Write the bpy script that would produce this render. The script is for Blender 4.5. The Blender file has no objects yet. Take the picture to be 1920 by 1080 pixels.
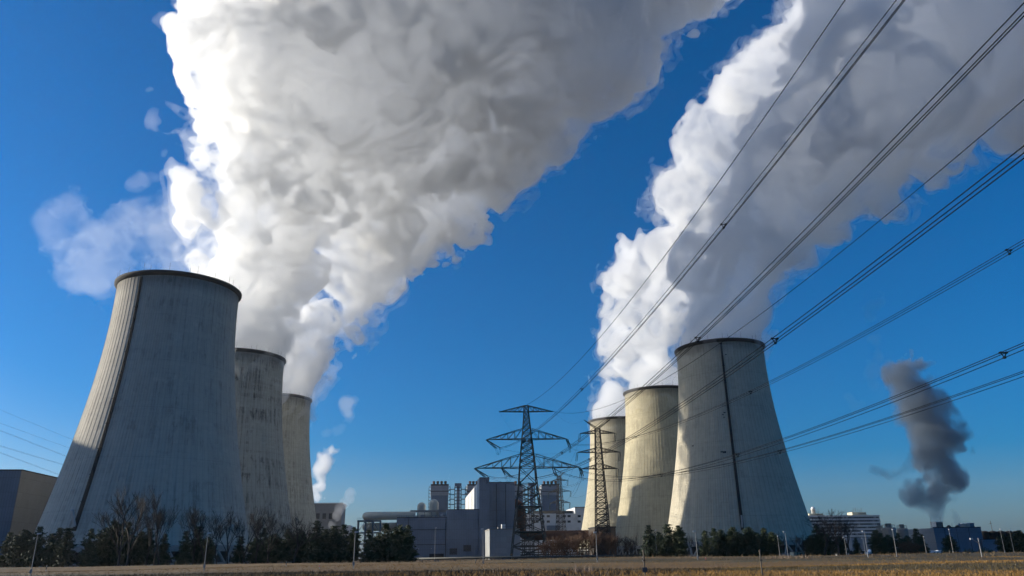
import bpy, math, random
import numpy as np
from mathutils import Vector, Matrix
random.seed(7); rng = np.random.default_rng(11)
S = bpy.context.scene
COL = S.collection
R = math.radians
V3 = Vector

# ------------------------------------------------------------------ camera
FPX, PITCH, ROLL, EYE = 1432.45, 0.337449, -0.014719, 1.6
_cp, _sp = math.cos(PITCH), math.sin(PITCH)
FW = np.array([0, _cp, _sp]); _u0 = np.array([0, -_sp, _cp]); _r0 = np.array([1., 0, 0])
RI = _r0*math.cos(ROLL)+_u0*math.sin(ROLL); UP = -_r0*math.sin(ROLL)+_u0*math.cos(ROLL)
cd = bpy.data.cameras.new('camera'); cam = bpy.data.objects.new('camera', cd); COL.objects.link(cam)
cam.matrix_world = Matrix(((RI[0], UP[0], -FW[0], 0), (RI[1], UP[1], -FW[1], 0), (RI[2], UP[2], -FW[2], EYE), (0, 0, 0, 1)))
cd.sensor_width = 36; cd.lens = 36*FPX/1920; cd.clip_start = 0.1; cd.clip_end = 30000
S.camera = cam
def at(px, py, Y):
    "the point of the place at forward distance Y that the surveyed photo pixel shows"
    d = (px-960)*RI-(py-540)*UP+FPX*FW
    return V3(d/d[1]*Y)+V3((0, 0, EYE))

# ------------------------------------------------------------------ sky, sun, exposure
SUN_AZ, SUN_EL = -79.5, 15.3
w = bpy.data.worlds.new('World'); S.world = w; w.use_nodes = True
nt = w.node_tree; bg = nt.nodes['Background']
sky = nt.nodes.new('ShaderNodeTexSky'); sky.sky_type = 'NISHITA'; sky.sun_disc = False
sky.sun_elevation = R(SUN_EL); sky.sun_rotation = R(SUN_AZ)
sky.air_density = 1.0; sky.dust_density = 1.5; sky.ozone_density = 7.5
hs = nt.nodes.new('ShaderNodeHueSaturation'); hs.inputs['Saturation'].default_value = 1.33
nt.links.new(sky.outputs[0], hs.inputs['Color']); nt.links.new(hs.outputs[0], bg.inputs[0]); bg.inputs[1].default_value = 0.082
sl = bpy.data.lights.new('sun', 'SUN'); sl.energy = 4.4; sl.angle = R(0.5); sl.color = (1, .92, .78)
so = bpy.data.objects.new('sun', sl); COL.objects.link(so)
SD = V3((math.sin(R(SUN_AZ))*math.cos(R(SUN_EL)), math.cos(R(SUN_AZ))*math.cos(R(SUN_EL)), math.sin(R(SUN_EL))))
so.rotation_euler = SD.to_track_quat('Z', 'Y').to_euler()
S.view_settings.view_transform = 'Standard'; S.view_settings.look = 'None'; S.view_settings.exposure = 0.76; S.view_settings.gamma = 1
cy = S.cycles
cy.use_denoising = True; cy.denoiser = 'OPENIMAGEDENOISE'
cy.max_bounces = 24; cy.diffuse_bounces = 3; cy.glossy_bounces = 2; cy.transmission_bounces = 2; cy.volume_bounces = 16; cy.transparent_max_bounces = 96
cy.use_adaptive_sampling = True; cy.adaptive_threshold = 0.03; cy.caustics_reflective = False; cy.caustics_refractive = False
cy.sample_clamp_indirect = 8

# ------------------------------------------------------------------ helpers
def tag(o, label=None, cat=None, group=None, kind=None):
    for k, v in (('label', label), ('category', cat), ('group', group), ('kind', kind)):
        if v: o[k] = v
    return o
def empty(name, loc=(0, 0, 0), rz=0, label=None, cat=None, group=None):
    o = bpy.data.objects.new(name, None); COL.objects.link(o); o.location = loc; o.rotation_euler.z = rz
    o.empty_display_size = .5
    return tag(o, label, cat, group)
def link(name, me, parent=None):
    o = bpy.data.objects.new(name, me); COL.objects.link(o)
    if parent: o.parent = parent
    return o
def copy_tree(o, parent=None):
    c = o.copy(); COL.objects.link(c); c.parent = parent
    for ch in o.children: copy_tree(ch, c)
    return c
class MB:
    def __init__(s): s.v = []; s.f = []
    def add(s, vs, fs):
        n = len(s.v); s.v += [tuple(x) for x in vs]; s.f += [tuple(i+n for i in f) for f in fs]; return s
    def box(s, x0, x1, y0, y1, z0, z1, M=None):
        vs = [V3(p) for p in ((x0,y0,z0),(x1,y0,z0),(x1,y1,z0),(x0,y1,z0),(x0,y0,z1),(x1,y0,z1),(x1,y1,z1),(x0,y1,z1))]
        if M: vs = [M @ p for p in vs]
        return s.add(vs, [(3,2,1,0),(4,5,6,7),(0,1,5,4),(1,2,6,5),(2,3,7,6),(3,0,4,7)])
    def tube(s, pts, r, n=6, cap=True):
        pts = [V3(p) for p in pts]; rs = r if hasattr(r, '__len__') else [r]*len(pts)
        ring = []; prev = None
        for i, p in enumerate(pts):
            t = (pts[min(i+1, len(pts)-1)]-pts[max(i-1, 0)]).normalized()
            a = V3((0, 0, 1)) if abs(t.z) < .9 else V3((1, 0, 0))
            if prev is None: u = t.cross(a).normalized()
            else:
                u = prev-t*prev.dot(t)
                u = u.normalized() if u.length > 1e-6 else t.cross(a).normalized()
            prev = u; wv = t.cross(u)
            ring.append([p+(u*math.cos(2*math.pi*k/n)+wv*math.sin(2*math.pi*k/n))*rs[i] for k in range(n)])
        b = len(s.v)
        for q in ring: s.v += [tuple(x) for x in q]
        for i in range(len(pts)-1):
            for k in range(n):
                s.f.append((b+i*n+k, b+i*n+(k+1) % n, b+(i+1)*n+(k+1) % n, b+(i+1)*n+k))
        if cap:
            s.f.append(tuple(b+k for k in reversed(range(n)))); s.f.append(tuple(b+(len(pts)-1)*n+k for k in range(n)))
        return s
    def bar(s, p, q, w=.12): return s.tube([p, q], w*.7, 4)
    def lathe(s, prof, n=24, c=(0, 0, 0), cap=True):
        b = len(s.v)
        for r, z in prof:
            for k in range(n):
                a = 2*math.pi*k/n; s.v.append((c[0]+r*math.cos(a), c[1]+r*math.sin(a), c[2]+z))
        for i in range(len(prof)-1):
            for k in range(n): s.f.append((b+i*n+k, b+i*n+(k+1) % n, b+(i+1)*n+(k+1) % n, b+(i+1)*n+k))
        if cap:
            s.f.append(tuple(b+k for k in reversed(range(n)))); s.f.append(tuple(b+(len(prof)-1)*n+k for k in range(n)))
        return s
    def mesh(s, name, mat, smooth=False):
        me = bpy.data.meshes.new(name); me.from_pydata(s.v, [], s.f)
        if mat: me.materials.append(mat)
        if smooth: me.polygons.foreach_set('use_smooth', [True]*len(me.polygons))
        me.update(); return me
    def build(s, name, mat, parent=None, smooth=False): return link(name, s.mesh(name, mat, smooth), parent)

# ------------------------------------------------------------------ materials
def newmat(name):
    m = bpy.data.materials.new(name); m.use_nodes = True
    return m, m.node_tree, m.node_tree.nodes['Principled BSDF']
def N(t, kind, **kw):
    n = t.nodes.new(kind)
    for k, v in kw.items():
        if k in n.inputs: n.inputs[k].default_value = v
        else: setattr(n, k, v)
    return n
def mathn(t, op, a, b=None, clamp=False):
    n = t.nodes.new('ShaderNodeMath'); n.operation = op; n.use_clamp = clamp
    for i, x in enumerate((a, b)):
        if x is None: continue
        if isinstance(x, (int, float)): n.inputs[i].default_value = x
        else: t.links.new(x, n.inputs[i])
    return n.outputs[0]
def ramp(t, x, stops):
    n = t.nodes.new('ShaderNodeValToRGB'); t.links.new(x, n.inputs[0]); cr = n.color_ramp
    while len(cr.elements) < len(stops): cr.elements.new(0.5)
    for e, (p, c) in zip(cr.elements, stops):
        e.position = p; e.color = (c, c, c, 1) if isinstance(c, (int, float)) else (*c, 1)
    return n.outputs[0]
def mix(t, f, a, b, mode='MIX'):
    n = t.nodes.new('ShaderNodeMix'); n.data_type = 'RGBA'; n.blend_type = mode
    for i, x in ((0, f), (6, a), (7, b)):
        if isinstance(x, (int, float)): n.inputs[i].default_value = x
        elif isinstance(x, tuple): n.inputs[i].default_value = (*x, 1)
        else: t.links.new(x, n.inputs[i])
    return n.outputs[2]
def plain(name, col, rough=.75, var=.18, scale=.6, metal=0.0, dirt=None):
    m, t, b = newmat(name)
    tc = N(t, 'ShaderNodeTexCoord'); no = N(t, 'ShaderNodeTexNoise', Scale=scale, Detail=6.0, Roughness=.65)
    t.links.new(tc.outputs['Object'], no.inputs['Vector'])
    c = mix(t, no.outputs[0], tuple(x*(1-var) for x in col), tuple(min(1, x*(1+var)) for x in col))
    if dirt:
        n2 = N(t, 'ShaderNodeTexNoise', Scale=scale*2.3, Detail=8.0, Roughness=.75); t.links.new(tc.outputs['Object'], n2.inputs['Vector'])
        c = mix(t, ramp(t, n2.outputs[0], [(.5, 0.), (.68, .8)]), c, dirt)
    t.links.new(c, b.inputs['Base Color']); b.inputs['Roughness'].default_value = rough; b.inputs['Metallic'].default_value = metal
    return m
def cladding(name, col, pitch=1.1, rough=.6, row=6.0, amp=.14):
    "profiled sheet: vertical ribs and a faint joint every few metres"
    m, t, b = newmat(name)
    tc = N(t, 'ShaderNodeTexCoord'); sp = N(t, 'ShaderNodeSeparateXYZ'); t.links.new(tc.outputs['Object'], sp.inputs[0])
    s = mathn(t, 'ADD', sp.outputs[0], sp.outputs[1])
    fx = mathn(t, 'FRACT', mathn(t, 'DIVIDE', s, pitch)); rib = mathn(t, 'LESS_THAN', fx, .22)
    fz = mathn(t, 'FRACT', mathn(t, 'DIVIDE', sp.outputs[2], row)); joint = mathn(t, 'LESS_THAN', fz, .03)
    # panel-to-panel variation
    cx = mathn(t, 'FLOOR', mathn(t, 'DIVIDE', s, pitch*4)); cz = mathn(t, 'FLOOR', mathn(t, 'DIVIDE', sp.outputs[2], row))
    cmb = N(t, 'ShaderNodeCombineXYZ'); t.links.new(cx, cmb.inputs[0]); t.links.new(cz, cmb.inputs[1])
    wn = N(t, 'ShaderNodeTexWhiteNoise'); t.links.new(cmb.outputs[0], wn.inputs[0])
    no = N(t, 'ShaderNodeTexNoise', Scale=.12, Detail=7.0, Roughness=.7); t.links.new(tc.outputs['Object'], no.inputs['Vector'])
    k = mathn(t, 'ADD', mathn(t, 'MULTIPLY', wn.outputs[0], amp), mathn(t, 'MULTIPLY', no.outputs[0], .5))
    k = mathn(t, 'ADD', k, .68)
    k = mathn(t, 'SUBTRACT', k, mathn(t, 'MULTIPLY', rib, .16)); k = mathn(t, 'SUBTRACT', k, mathn(t, 'MULTIPLY', joint, .2))
    c = mix(t, 1.0, col, (1, 1, 1), 'MULTIPLY')
    vm = N(t, 'ShaderNodeVectorMath', operation='SCALE'); t.links.new(c, vm.inputs[0]); t.links.new(k, vm.inputs['Scale'])
    t.links.new(vm.outputs[0], b.inputs['Base Color']); b.inputs['Roughness'].default_value = rough
    return m
def concrete(name, col, stain, seed):
    "cooling tower shell: lift bands, streaks and soot patches in angle/height space"
    m, t, b = newmat(name)
    tc = N(t, 'ShaderNodeTexCoord'); sp = N(t, 'ShaderNodeSeparateXYZ'); t.links.new(tc.outputs['Object'], sp.inputs[0])
    ang = mathn(t, 'ARCTAN2', sp.outputs[0], sp.outputs[1]); arc = mathn(t, 'MULTIPLY', ang, 32.0); z = sp.outputs[2]
    def pat(sx, sz, scale, detail=6., rough=.65):
        c = N(t, 'ShaderNodeCombineXYZ'); t.links.new(mathn(t, 'MULTIPLY', arc, sx), c.inputs[0]); t.links.new(mathn(t, 'MULTIPLY', z, sz), c.inputs[1]); c.inputs[2].default_value = seed
        n = N(t, 'ShaderNodeTexNoise', Scale=scale, Detail=detail, Roughness=rough); t.links.new(c.outputs[0], n.inputs['Vector']); return n.outputs[0]
    big = pat(1, 1, .045, 5.); fine = pat(1, .6, .9, 8., .75)
    streak = pat(1, .05, .55, 6., .7); spots = pat(1, .45, .33, 8., .8)
    # one tone per lift of the climbing formwork
    cmb = N(t, 'ShaderNodeCombineXYZ'); t.links.new(mathn(t, 'FLOOR', mathn(t, 'DIVIDE', z, 1.6)), cmb.inputs[0]); t.links.new(mathn(t, 'FLOOR', mathn(t, 'DIVIDE', arc, 2.5)), cmb.inputs[1]); cmb.inputs[2].default_value = seed
    wn = N(t, 'ShaderNodeTexWhiteNoise'); t.links.new(cmb.outputs[0], wn.inputs[0])
    lift = mathn(t, 'LESS_THAN', mathn(t, 'FRACT', mathn(t, 'DIVIDE', z, 1.6)), .07)
    k = mathn(t, 'ADD', .62, mathn(t, 'MULTIPLY', big, .36))
    k = mathn(t, 'ADD', k, mathn(t, 'MULTIPLY', fine, .26)); k = mathn(t, 'ADD', k, mathn(t, 'MULTIPLY', wn.outputs[0], .09))
    k = mathn(t, 'SUBTRACT', k, mathn(t, 'MULTIPLY', lift, .1))
    jz = mathn(t, 'LESS_THAN', mathn(t, 'FRACT', mathn(t, 'ADD', mathn(t, 'DIVIDE', z, 19.), mathn(t, 'MULTIPLY', big, .03))), .018); k = mathn(t, 'SUBTRACT', k, mathn(t, 'MULTIPLY', jz, .13))
    fr_ = mathn(t, 'FRACT', mathn(t, 'MULTIPLY', mathn(t, 'ADD', ang, 7.), NR/(2*math.pi))); seam = mathn(t, 'MULTIPLY', mathn(t, 'GREATER_THAN', fr_, .76), mathn(t, 'ADD', .02, mathn(t, 'MULTIPLY', fine, .22))); k = mathn(t, 'SUBTRACT', k, seam)
    repair = pat(1, 1.3, .12, 2.); k = mathn(t, 'ADD', k, mathn(t, 'MULTIPLY', ramp(t, repair, [(.66, 0.), (.67, 1.)]), .1))
    vm = N(t, 'ShaderNodeVectorMath', operation='SCALE'); t.links.new(mix(t, big, col, tuple(x*.93 for x in col)), vm.inputs[0]); t.links.new(k, vm.inputs['Scale'])
    # dark runs: streaks gated by horizontal bands, and soot patches
    band = pat(.12, 1, .16, 4.); gate = ramp(t, band, [(.42, 0.), (.58, 1.)])
    st = mathn(t, 'MULTIPLY', ramp(t, streak, [(.5, 0.), (.66, 1.)]), mathn(t, 'ADD', mathn(t, 'MULTIPLY', gate, .8), .2))
    sp2 = mathn(t, 'MULTIPLY', ramp(t, spots, [(.52, 0.), (.64, 1.)]), gate)
    dk = mathn(t, 'MULTIPLY', mathn(t, 'ADD', st, sp2, True), stain)
    # a sooty collar under the lip
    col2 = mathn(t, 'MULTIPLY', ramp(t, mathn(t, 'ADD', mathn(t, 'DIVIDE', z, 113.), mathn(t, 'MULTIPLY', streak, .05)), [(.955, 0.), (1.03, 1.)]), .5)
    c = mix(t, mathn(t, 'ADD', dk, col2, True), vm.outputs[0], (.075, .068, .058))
    t.links.new(c, b.inputs['Base Color']); b.inputs['Roughness'].default_value = .9
    return m
M = {}
M['steel'] = plain('weathered_steel', (.075, .062, .046), .75, .3, 2.)
M['dark_steel'] = plain('dark_weathered_steel', (.022, .022, .021), .85, .3, 2.)
M['paint_steel'] = plain('dark_green_steel', (.045, .052, .048), .6, .3, 1.)
M['wire'] = plain('weathered_conductor', (.008, .009, .01), .95, .2, 1.)
M['wire'].node_tree.nodes['Principled BSDF'].inputs['Specular IOR Level'].default_value = 0.05
M['plate'] = plain('grey_sign_plate', (.05, .055, .065), .6, .1, 3.)
M['insul'] = plain('green_insulator', (.02, .05, .04), .25, .2, 1.)
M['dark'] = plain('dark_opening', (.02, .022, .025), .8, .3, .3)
M['blue_clad'] = cladding('blue_grey_cladding', (.155, .2, .26))
M['blue_clad_dark'] = cladding('dark_blue_cladding', (.09, .14, .2))
M['grey_clad'] = cladding('grey_cladding', (.24, .26, .28))
M['pale_clad'] = cladding('pale_cladding', (.55, .55, .53), .8)
M['annex'] = cladding('light_annex_cladding', (.28, .29, .29), .8, row=3.)
M['beige'] = cladding('beige_cladding', (.15, .158, .165), .9)
M['white_wall'] = plain('white_render', (.6, .6, .58), .8, .1, .1, dirt=(.4, .39, .37))
M['cream'] = plain('cream_paint', (.62, .55, .38), .7, .1, .3)
M['duct_pale'] = plain('pale_duct_paint', (.52, .49, .4), .5, .12, .25)
M['rust'] = plain('rusted_steel', (.13, .055, .028), .85, .5, .35, dirt=(.04, .02, .012))
M['rust_dark'] = plain('soot_brown_sheet', (.045, .036, .03), .8, .4, .4)
M['concrete_plain'] = plain('plain_concrete', (.24, .23, .21), .9, .2, .3, dirt=(.16, .15, .13))
M['glass'] = plain('dark_window_glass', (.03, .04, .055), .15, .3, .4)
def bandglass():
    m, t, b = newmat('window_band_glass'); tc = N(t, 'ShaderNodeTexCoord'); sp = N(t, 'ShaderNodeSeparateXYZ'); t.links.new(tc.outputs['Object'], sp.inputs[0])
    cmb = N(t, 'ShaderNodeCombineXYZ'); t.links.new(mathn(t, 'FLOOR', mathn(t, 'DIVIDE', sp.outputs[0], 1.9)), cmb.inputs[0]); t.links.new(mathn(t, 'FLOOR', mathn(t, 'DIVIDE', sp.outputs[2], 3.05)), cmb.inputs[1])
    wn = N(t, 'ShaderNodeTexWhiteNoise'); t.links.new(cmb.outputs[0], wn.inputs[0])
    t.links.new(ramp(t, wn.outputs[0], [(.75, .03), (.9, .3)]), b.inputs['Base Color']); b.inputs['Roughness'].default_value = .2
    return m
M['band_glass'] = bandglass()
M['lamp_pole'] = plain('weathered_lamp_pole', (.24, .24, .235), .6, .2, 1.)
M['lamp_head'] = plain('white_lamp_head', (.5, .5, .49), .5, .05, 1.)
M['bark'] = plain('bark', (.055, .042, .032), .95, .35, 2.)
M['bark_pale'] = plain('grey_brown_twigs', (.034, .026, .02), .95, .3, 2.)
M['twig_rust'] = plain('reddish_twigs', (.11, .06, .035), .95, .3, 2.)
M['rubber'] = plain('black_rubber', (.02, .02, .02), .8, .1, 2.)
M['white_paint'] = plain('white_vehicle_paint', (.7, .7, .7), .3, .03, 1.)
M['red'] = plain('red_paint', (.4, .03, .02), .5, .1, 1.)
def leafmat(name, a, b_, scale=.5):
    m, t, b = newmat(name)
    tc = N(t, 'ShaderNodeTexCoord'); no = N(t, 'ShaderNodeTexNoise', Scale=scale, Detail=3.0); t.links.new(tc.outputs['Object'], no.inputs['Vector'])
    oi = N(t, 'ShaderNodeObjectInfo')
    f = mathn(t, 'ADD', mathn(t, 'MULTIPLY', no.outputs[0], .8), mathn(t, 'MULTIPLY', mathn(t, 'SUBTRACT', oi.outputs['Random'], .4), .5), True)
    t.links.new(mix(t, f, a, b_), b.inputs['Base Color']); b.inputs['Roughness'].default_value = .8
    return m
M['needles'] = leafmat('pine_needles', (.018, .032, .014), (.048, .07, .026))
M['needles_olive'] = leafmat('olive_pine_needles', (.025, .038, .014), (.06, .075, .022))

NR = 84
# ------------------------------------------------------------------ ground
def dark_band(t, tc, c, dark):
    "strips of darker colour: along the ditch and across the near field"
    sp = N(t, 'ShaderNodeSeparateXYZ'); t.links.new(tc.outputs['Object'], sp.inputs[0])
    mp = N(t, 'ShaderNodeMapping'); mp.inputs['Scale'].default_value = (.08, .35, 1); t.links.new(tc.outputs['Object'], mp.inputs[0])
    no = N(t, 'ShaderNodeTexNoise', Scale=1., Detail=5., Roughness=.65); t.links.new(mp.outputs[0], no.inputs['Vector'])
    wob = mathn(t, 'MULTIPLY', mathn(t, 'SUBTRACT', no.outputs[0], .5), 26.)
    f = None
    for slope, mid, half in ((.24, 92., 12.), (-.12, 180., 9.), (.1, 138., 5.)):  # bands of darker colour across field and grass
        d = mathn(t, 'ABSOLUTE', mathn(t, 'SUBTRACT', mathn(t, 'ADD', mathn(t, 'ADD', sp.outputs[1], mathn(t, 'MULTIPLY', sp.outputs[0], slope)), wob), mid))
        k = ramp(t, mathn(t, 'DIVIDE', d, half*2), [(.38, 1.), (.6, 0.)]); f = k if f is None else mathn(t, 'MAXIMUM', f, k)
    return mix(t, mathn(t, 'MULTIPLY', f, .85), c, dark)
def groundmat():
    m, t, b = newmat('dry_field')
    tc = N(t, 'ShaderNodeTexCoord')
    mp = N(t, 'ShaderNodeMapping'); t.links.new(tc.outputs['Object'], mp.inputs[0]); mp.inputs['Scale'].default_value = (.25, 1, 1)
    n1 = N(t, 'ShaderNodeTexNoise', Scale=.05, Detail=6., Roughness=.6); t.links.new(mp.outputs[0], n1.inputs['Vector'])
    n2 = N(t, 'ShaderNodeTexNoise', Scale=1.3, Detail=8., Roughness=.75); t.links.new(tc.outputs['Object'], n2.inputs['Vector'])
    c = mix(t, ramp(t, n1.outputs[0], [(.35, 0.), (.65, 1.)]), (.12, .06, .012), (.21, .112, .024))
    c = mix(t, ramp(t, n2.outputs[0], [(.35, 0.), (.7, .8)]), c, (.06, .038, .018))
    n3 = N(t, 'ShaderNodeTexNoise', Scale=.09, Detail=4.); t.links.new(mp.outputs[0], n3.inputs['Vector'])
    c = mix(t, ramp(t, n3.outputs[0], [(.52, 0.), (.62, .8)]), c, (.062, .058, .02))
    c = dark_band(t, tc, c, (.03, .025, .008))
    t.links.new(c, b.inputs['Base Color']); b.inputs['Roughness'].default_value = 1.
    bp = N(t, 'ShaderNodeBump', Strength=.6, Distance=.15); t.links.new(n2.outputs[0], bp.inputs['Height']); t.links.new(bp.outputs[0], b.inputs['Normal'])
    return m
def smoothstep(a, b, x):
    t = np.clip((x-a)/(b-a), 0, 1); return t*t*(3-2*t)
def terrain(x, y):
    "a nearly flat field with a shallow ditch and a low bank in front of the fence line"
    x = np.asarray(x, float); y = np.asarray(y, float); yy = y-.12*x+6*np.sin(x*.013)
    z = -.55*np.exp(-((yy-178)/7)**2)+.75*np.exp(-((yy-196)/8)**2)+.45*np.exp(-((yy-132)/9)**2)-.3*np.exp(-((yy-112)/8)**2)
    z += .12*np.sin(x*.07+y*.031)+.1*np.sin(y*.11-x*.043)
    return z*smoothstep(20, 60, np.abs(y))*(1-smoothstep(240, 330, np.abs(y)))*(1-smoothstep(500, 900, np.abs(x)))
ys = np.r_[-6000, -3000, -800, -200, -40, np.arange(0, 341, 3.), 400, 520, 700, 1000, 1500, 2500, 4000, 6000]
xs = np.r_[-6000, -3500, -2000, -1000, np.arange(-600, 601, 10.), 1000, 2000, 3500, 6000]
X, Y = np.meshgrid(xs, ys); Z = terrain(X, Y)
nx, ny = len(xs), len(ys)
vs = np.c_[X.ravel(), Y.ravel(), Z.ravel()]
fs = [(j*nx+i, j*nx+i+1, (j+1)*nx+i+1, (j+1)*nx+i) for j in range(ny-1) for i in range(nx-1)]
gm = bpy.data.meshes.new('ground'); gm.from_pydata(vs.tolist(), [], fs); gm.materials.append(groundmat())
gm.polygons.foreach_set('use_smooth', [True]*len(gm.polygons))
go = link('ground', gm); tag(go, kind='structure', label='flat field of dry tan grass below the power station', cat='ground')

# ------------------------------------------------------------------ cooling towers
TH = 113.0
def shell_r(z):
    b = 81.82 if z < 109 else 60.9
    return 24.44*math.sqrt(1+((z-109)/b)**2)
NR = 84
def shell_mesh(mat):
    mb = MB(); zs = list(np.linspace(5.2, TH, 47))
    ang = []
    for k in range(NR):
        a0 = 2*math.pi*k/NR; wr = 2*math.pi/NR
        ang += [(a0, 0), (a0+wr*.80, 0), (a0+wr*.83, .075), (a0+wr*.97, .075)]
    n = len(ang)
    for z in zs:
        r = shell_r(z)
        for a, e in ang: mb.v.append(((r+e)*math.sin(a), (r+e)*math.cos(a), z))
    for i in range(len(zs)-1):
        for k in range(n): mb.f.append((i*n+(k+1) % n, i*n+k, (i+1)*n+k, (i+1)*n+(k+1) % n))
    return mb.mesh('shell', mat)
def rim_mesh(mat):
    mb = MB(); r = shell_r(TH)
    mb.lathe([(r+.02, TH-1.6), (r+.25, TH-1.5), (r+1.15, TH-.55), (r+1.2, TH+.25), (r-.6, TH+.25), (r-.8, TH-.6), (r-.5, TH-6), (r-.45, TH-12)], 120, cap=False)
    return mb.mesh('rim', mat, True)
def lining_mesh(mat):
    mb = MB(); mb.lathe([(shell_r(z)-.45, z) for z in np.linspace(5.4, TH-12, 20)][::-1], 72, cap=False)
    return mb.mesh('inner_wall', mat, True)
rim_mat = plain('sooty_rim', (.035, .032, .03), .9, .3, .2)
inner_mesh = lining_mesh(plain('inner_concrete', (.12, .12, .115), .9, .2, .2))
rim_me = rim_mesh(rim_mat)
rod_me = MB().tube([(0, 0, 0), (0, 0, 2.6)], .06, 4).mesh('lightning_rod', M['steel'])
# inclined columns under the ring beam
cb = MB(); r0, r1 = shell_r(0)+.8, shell_r(5.2)
dA = R(4.0)
for s in (-1, 1): cb.tube([(r0*math.sin(s*dA), r0*math.cos(s*dA), 0), (r1*math.sin(0), r1*math.cos(0), 5.4)], .5, 8)
col_me = cb.mesh('support_column', M['concrete_plain'])
ring_me = MB().lathe([(shell_r(5)-.7, 4.8), (shell_r(5)+.5, 4.8), (shell_r(6)+.45, 6.6), (shell_r(7)+.05, 7.0)], 96, cap=False).mesh('ring_beam', M['concrete_plain'])
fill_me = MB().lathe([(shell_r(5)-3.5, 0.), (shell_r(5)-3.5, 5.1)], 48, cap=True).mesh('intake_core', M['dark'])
basin_me = MB().lathe([(shell_r(0)+3.2, -.5), (shell_r(0)+3.2, 1.0), (shell_r(0)+2.7, 1.0), (shell_r(0)+2.7, .6), (10, .6)], 64, cap=False).mesh('basin_wall', M['concrete_plain'])
def ladder_mesh(az):
    mb = MB(); a = R(az)
    def P(z, off, da=0): r = shell_r(z)+off; return (r*math.sin(a+da), r*math.cos(a+da), z)
    zs = np.linspace(12, TH-2.2, 52)
    for s in (-1, 1):
        mb.tube([P(z, .3, s*.011) for z in zs], .06, 4)
        mb.tube([P(z, .62, s*.012) for z in zs], .07, 4)
    mb.tube([P(z, .72, 0) for z in zs], .07, 4)
    for z in np.arange(12, TH-2.5, .9):
        mb.tube([P(z, .3, -.011), P(z, .62, -.012), P(z, .72, 0), P(z, .62, .012), P(z, .3, .011)], .05, 4, False)
    # cable tray hugging the wall
    n0 = len(mb.v)
    for z in zs:
        for o, d in ((.05, -.021), (.26, -.021), (.26, .021), (.05, .021)): mb.v.append(P(z, o, d))
    for i in range(len(zs)-1):
        for k in range(4): mb.f.append((n0+i*4+k, n0+i*4+(k+1) % 4, n0+(i+1)*4+(k+1) % 4, n0+(i+1)*4+k))
    for z in np.arange(22, TH-6, 9.5):                                  # rest platforms
        M4 = Matrix.Translation(V3(P(z, .55))) @ Matrix.Rotation(-a, 4, 'Z')
        mb.box(-.7, .7, -.6, .35, -.1, .1, M4)
    return mb.mesh('ladder', M['dark_steel'])
ladder_me = ladder_mesh(-167.5)
cab_me = MB().box(-.4, .4, -.2, .4, 0, 6.).mesh('ladder_door', M['lamp_head'])
TOWERS = [
 (-145.2, 314.8, (.46, .425, .355), .45, 1, 'tallest looking grey cooling tower on the left with a dark ladder up its shell'),
 (-159.9, 436.6, (.44, .40, .315), 1.0, 2, 'soot streaked grey cooling tower, the middle one of the left row'),
 (-175.0, 558.7, (.46, .42, .32), .6, 3, 'smallest looking pale cooling tower at the right end of the left row'),
 (119.9, 431.5, (.46, .42, .325), .25, 4, 'large cooling tower on the right with a dark ladder down its front'),
 (106.0, 554.1, (.46, .41, .28), .32, 5, 'sunlit cream cooling tower with a tower shaped shadow, middle of the right row'),
 (91.6, 678.6, (.46, .41, .29), .28, 6, 'farthest cream cooling tower of the right row, behind the lattice pylon'),
 (-436.0, 344.0, (.33, .32, .29), .6, 7, 'cooling tower of the next row whose flat topped shadow falls on the left tower'),
]
for i, (x, y, colr, st, sd, lab) in enumerate(TOWERS):
    t = empty('cooling_tower', (x, y, 0), 0, lab, 'cooling tower', 'cooling towers in two rows')
    link('shell', shell_mesh(concrete('tower_concrete', colr, st, sd*7.3)), t)
    link('rim', rim_me, t); link('inner_wall', inner_mesh, t); link('ring_beam', ring_me, t); link('intake_core', fill_me, t); link('basin_wall', basin_me, t)
    if i in (0, 3):
        link('ladder', ladder_me, t)
        d = link('ladder_door', cab_me, t); a = R(-167.5); rr = shell_r(13)+.3
        d.location = (rr*math.sin(a), rr*math.cos(a), 13.5); d.rotation_euler = (R(-25)*math.cos(0), 0, -a)
    if i == 3:
        for az_, z_, w_ in ((-159, 51, .9), (-156.5, 51.3, .6), (-163, 72, .5), (-161, 71, .45), (-162, 69.5, .4), (-124, 56, .5), (-172, 104, .45)):
            a_ = R(az_); r_ = shell_r(z_); o_ = MB().box(-w_, w_, -.3, .16, -w_*.55, w_*.6).build('opening', M['dark'], t); o_.location = (r_*math.sin(a_), r_*math.cos(a_), z_); o_.rotation_euler.z = -a_+math.pi
    for k in range(40):
        a = 2*math.pi*k/40
        az_face = math.atan2(-x, -y)
        if math.cos(a-az_face) < -.1: continue                       # only the half that faces the field
        c = link('support_column', col_me, t); c.rotation_euler.z = -a
    for k in range(26):
        a = 2*math.pi*(k+.3*math.sin(k*2.1))/26
        r = shell_r(TH)+.7; c = link('lightning_rod', rod_me, t); c.location = (r*math.sin(a), r*math.cos(a), TH+.2); c.scale.z = .8+.5*abs(math.sin(k*1.7))

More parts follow.
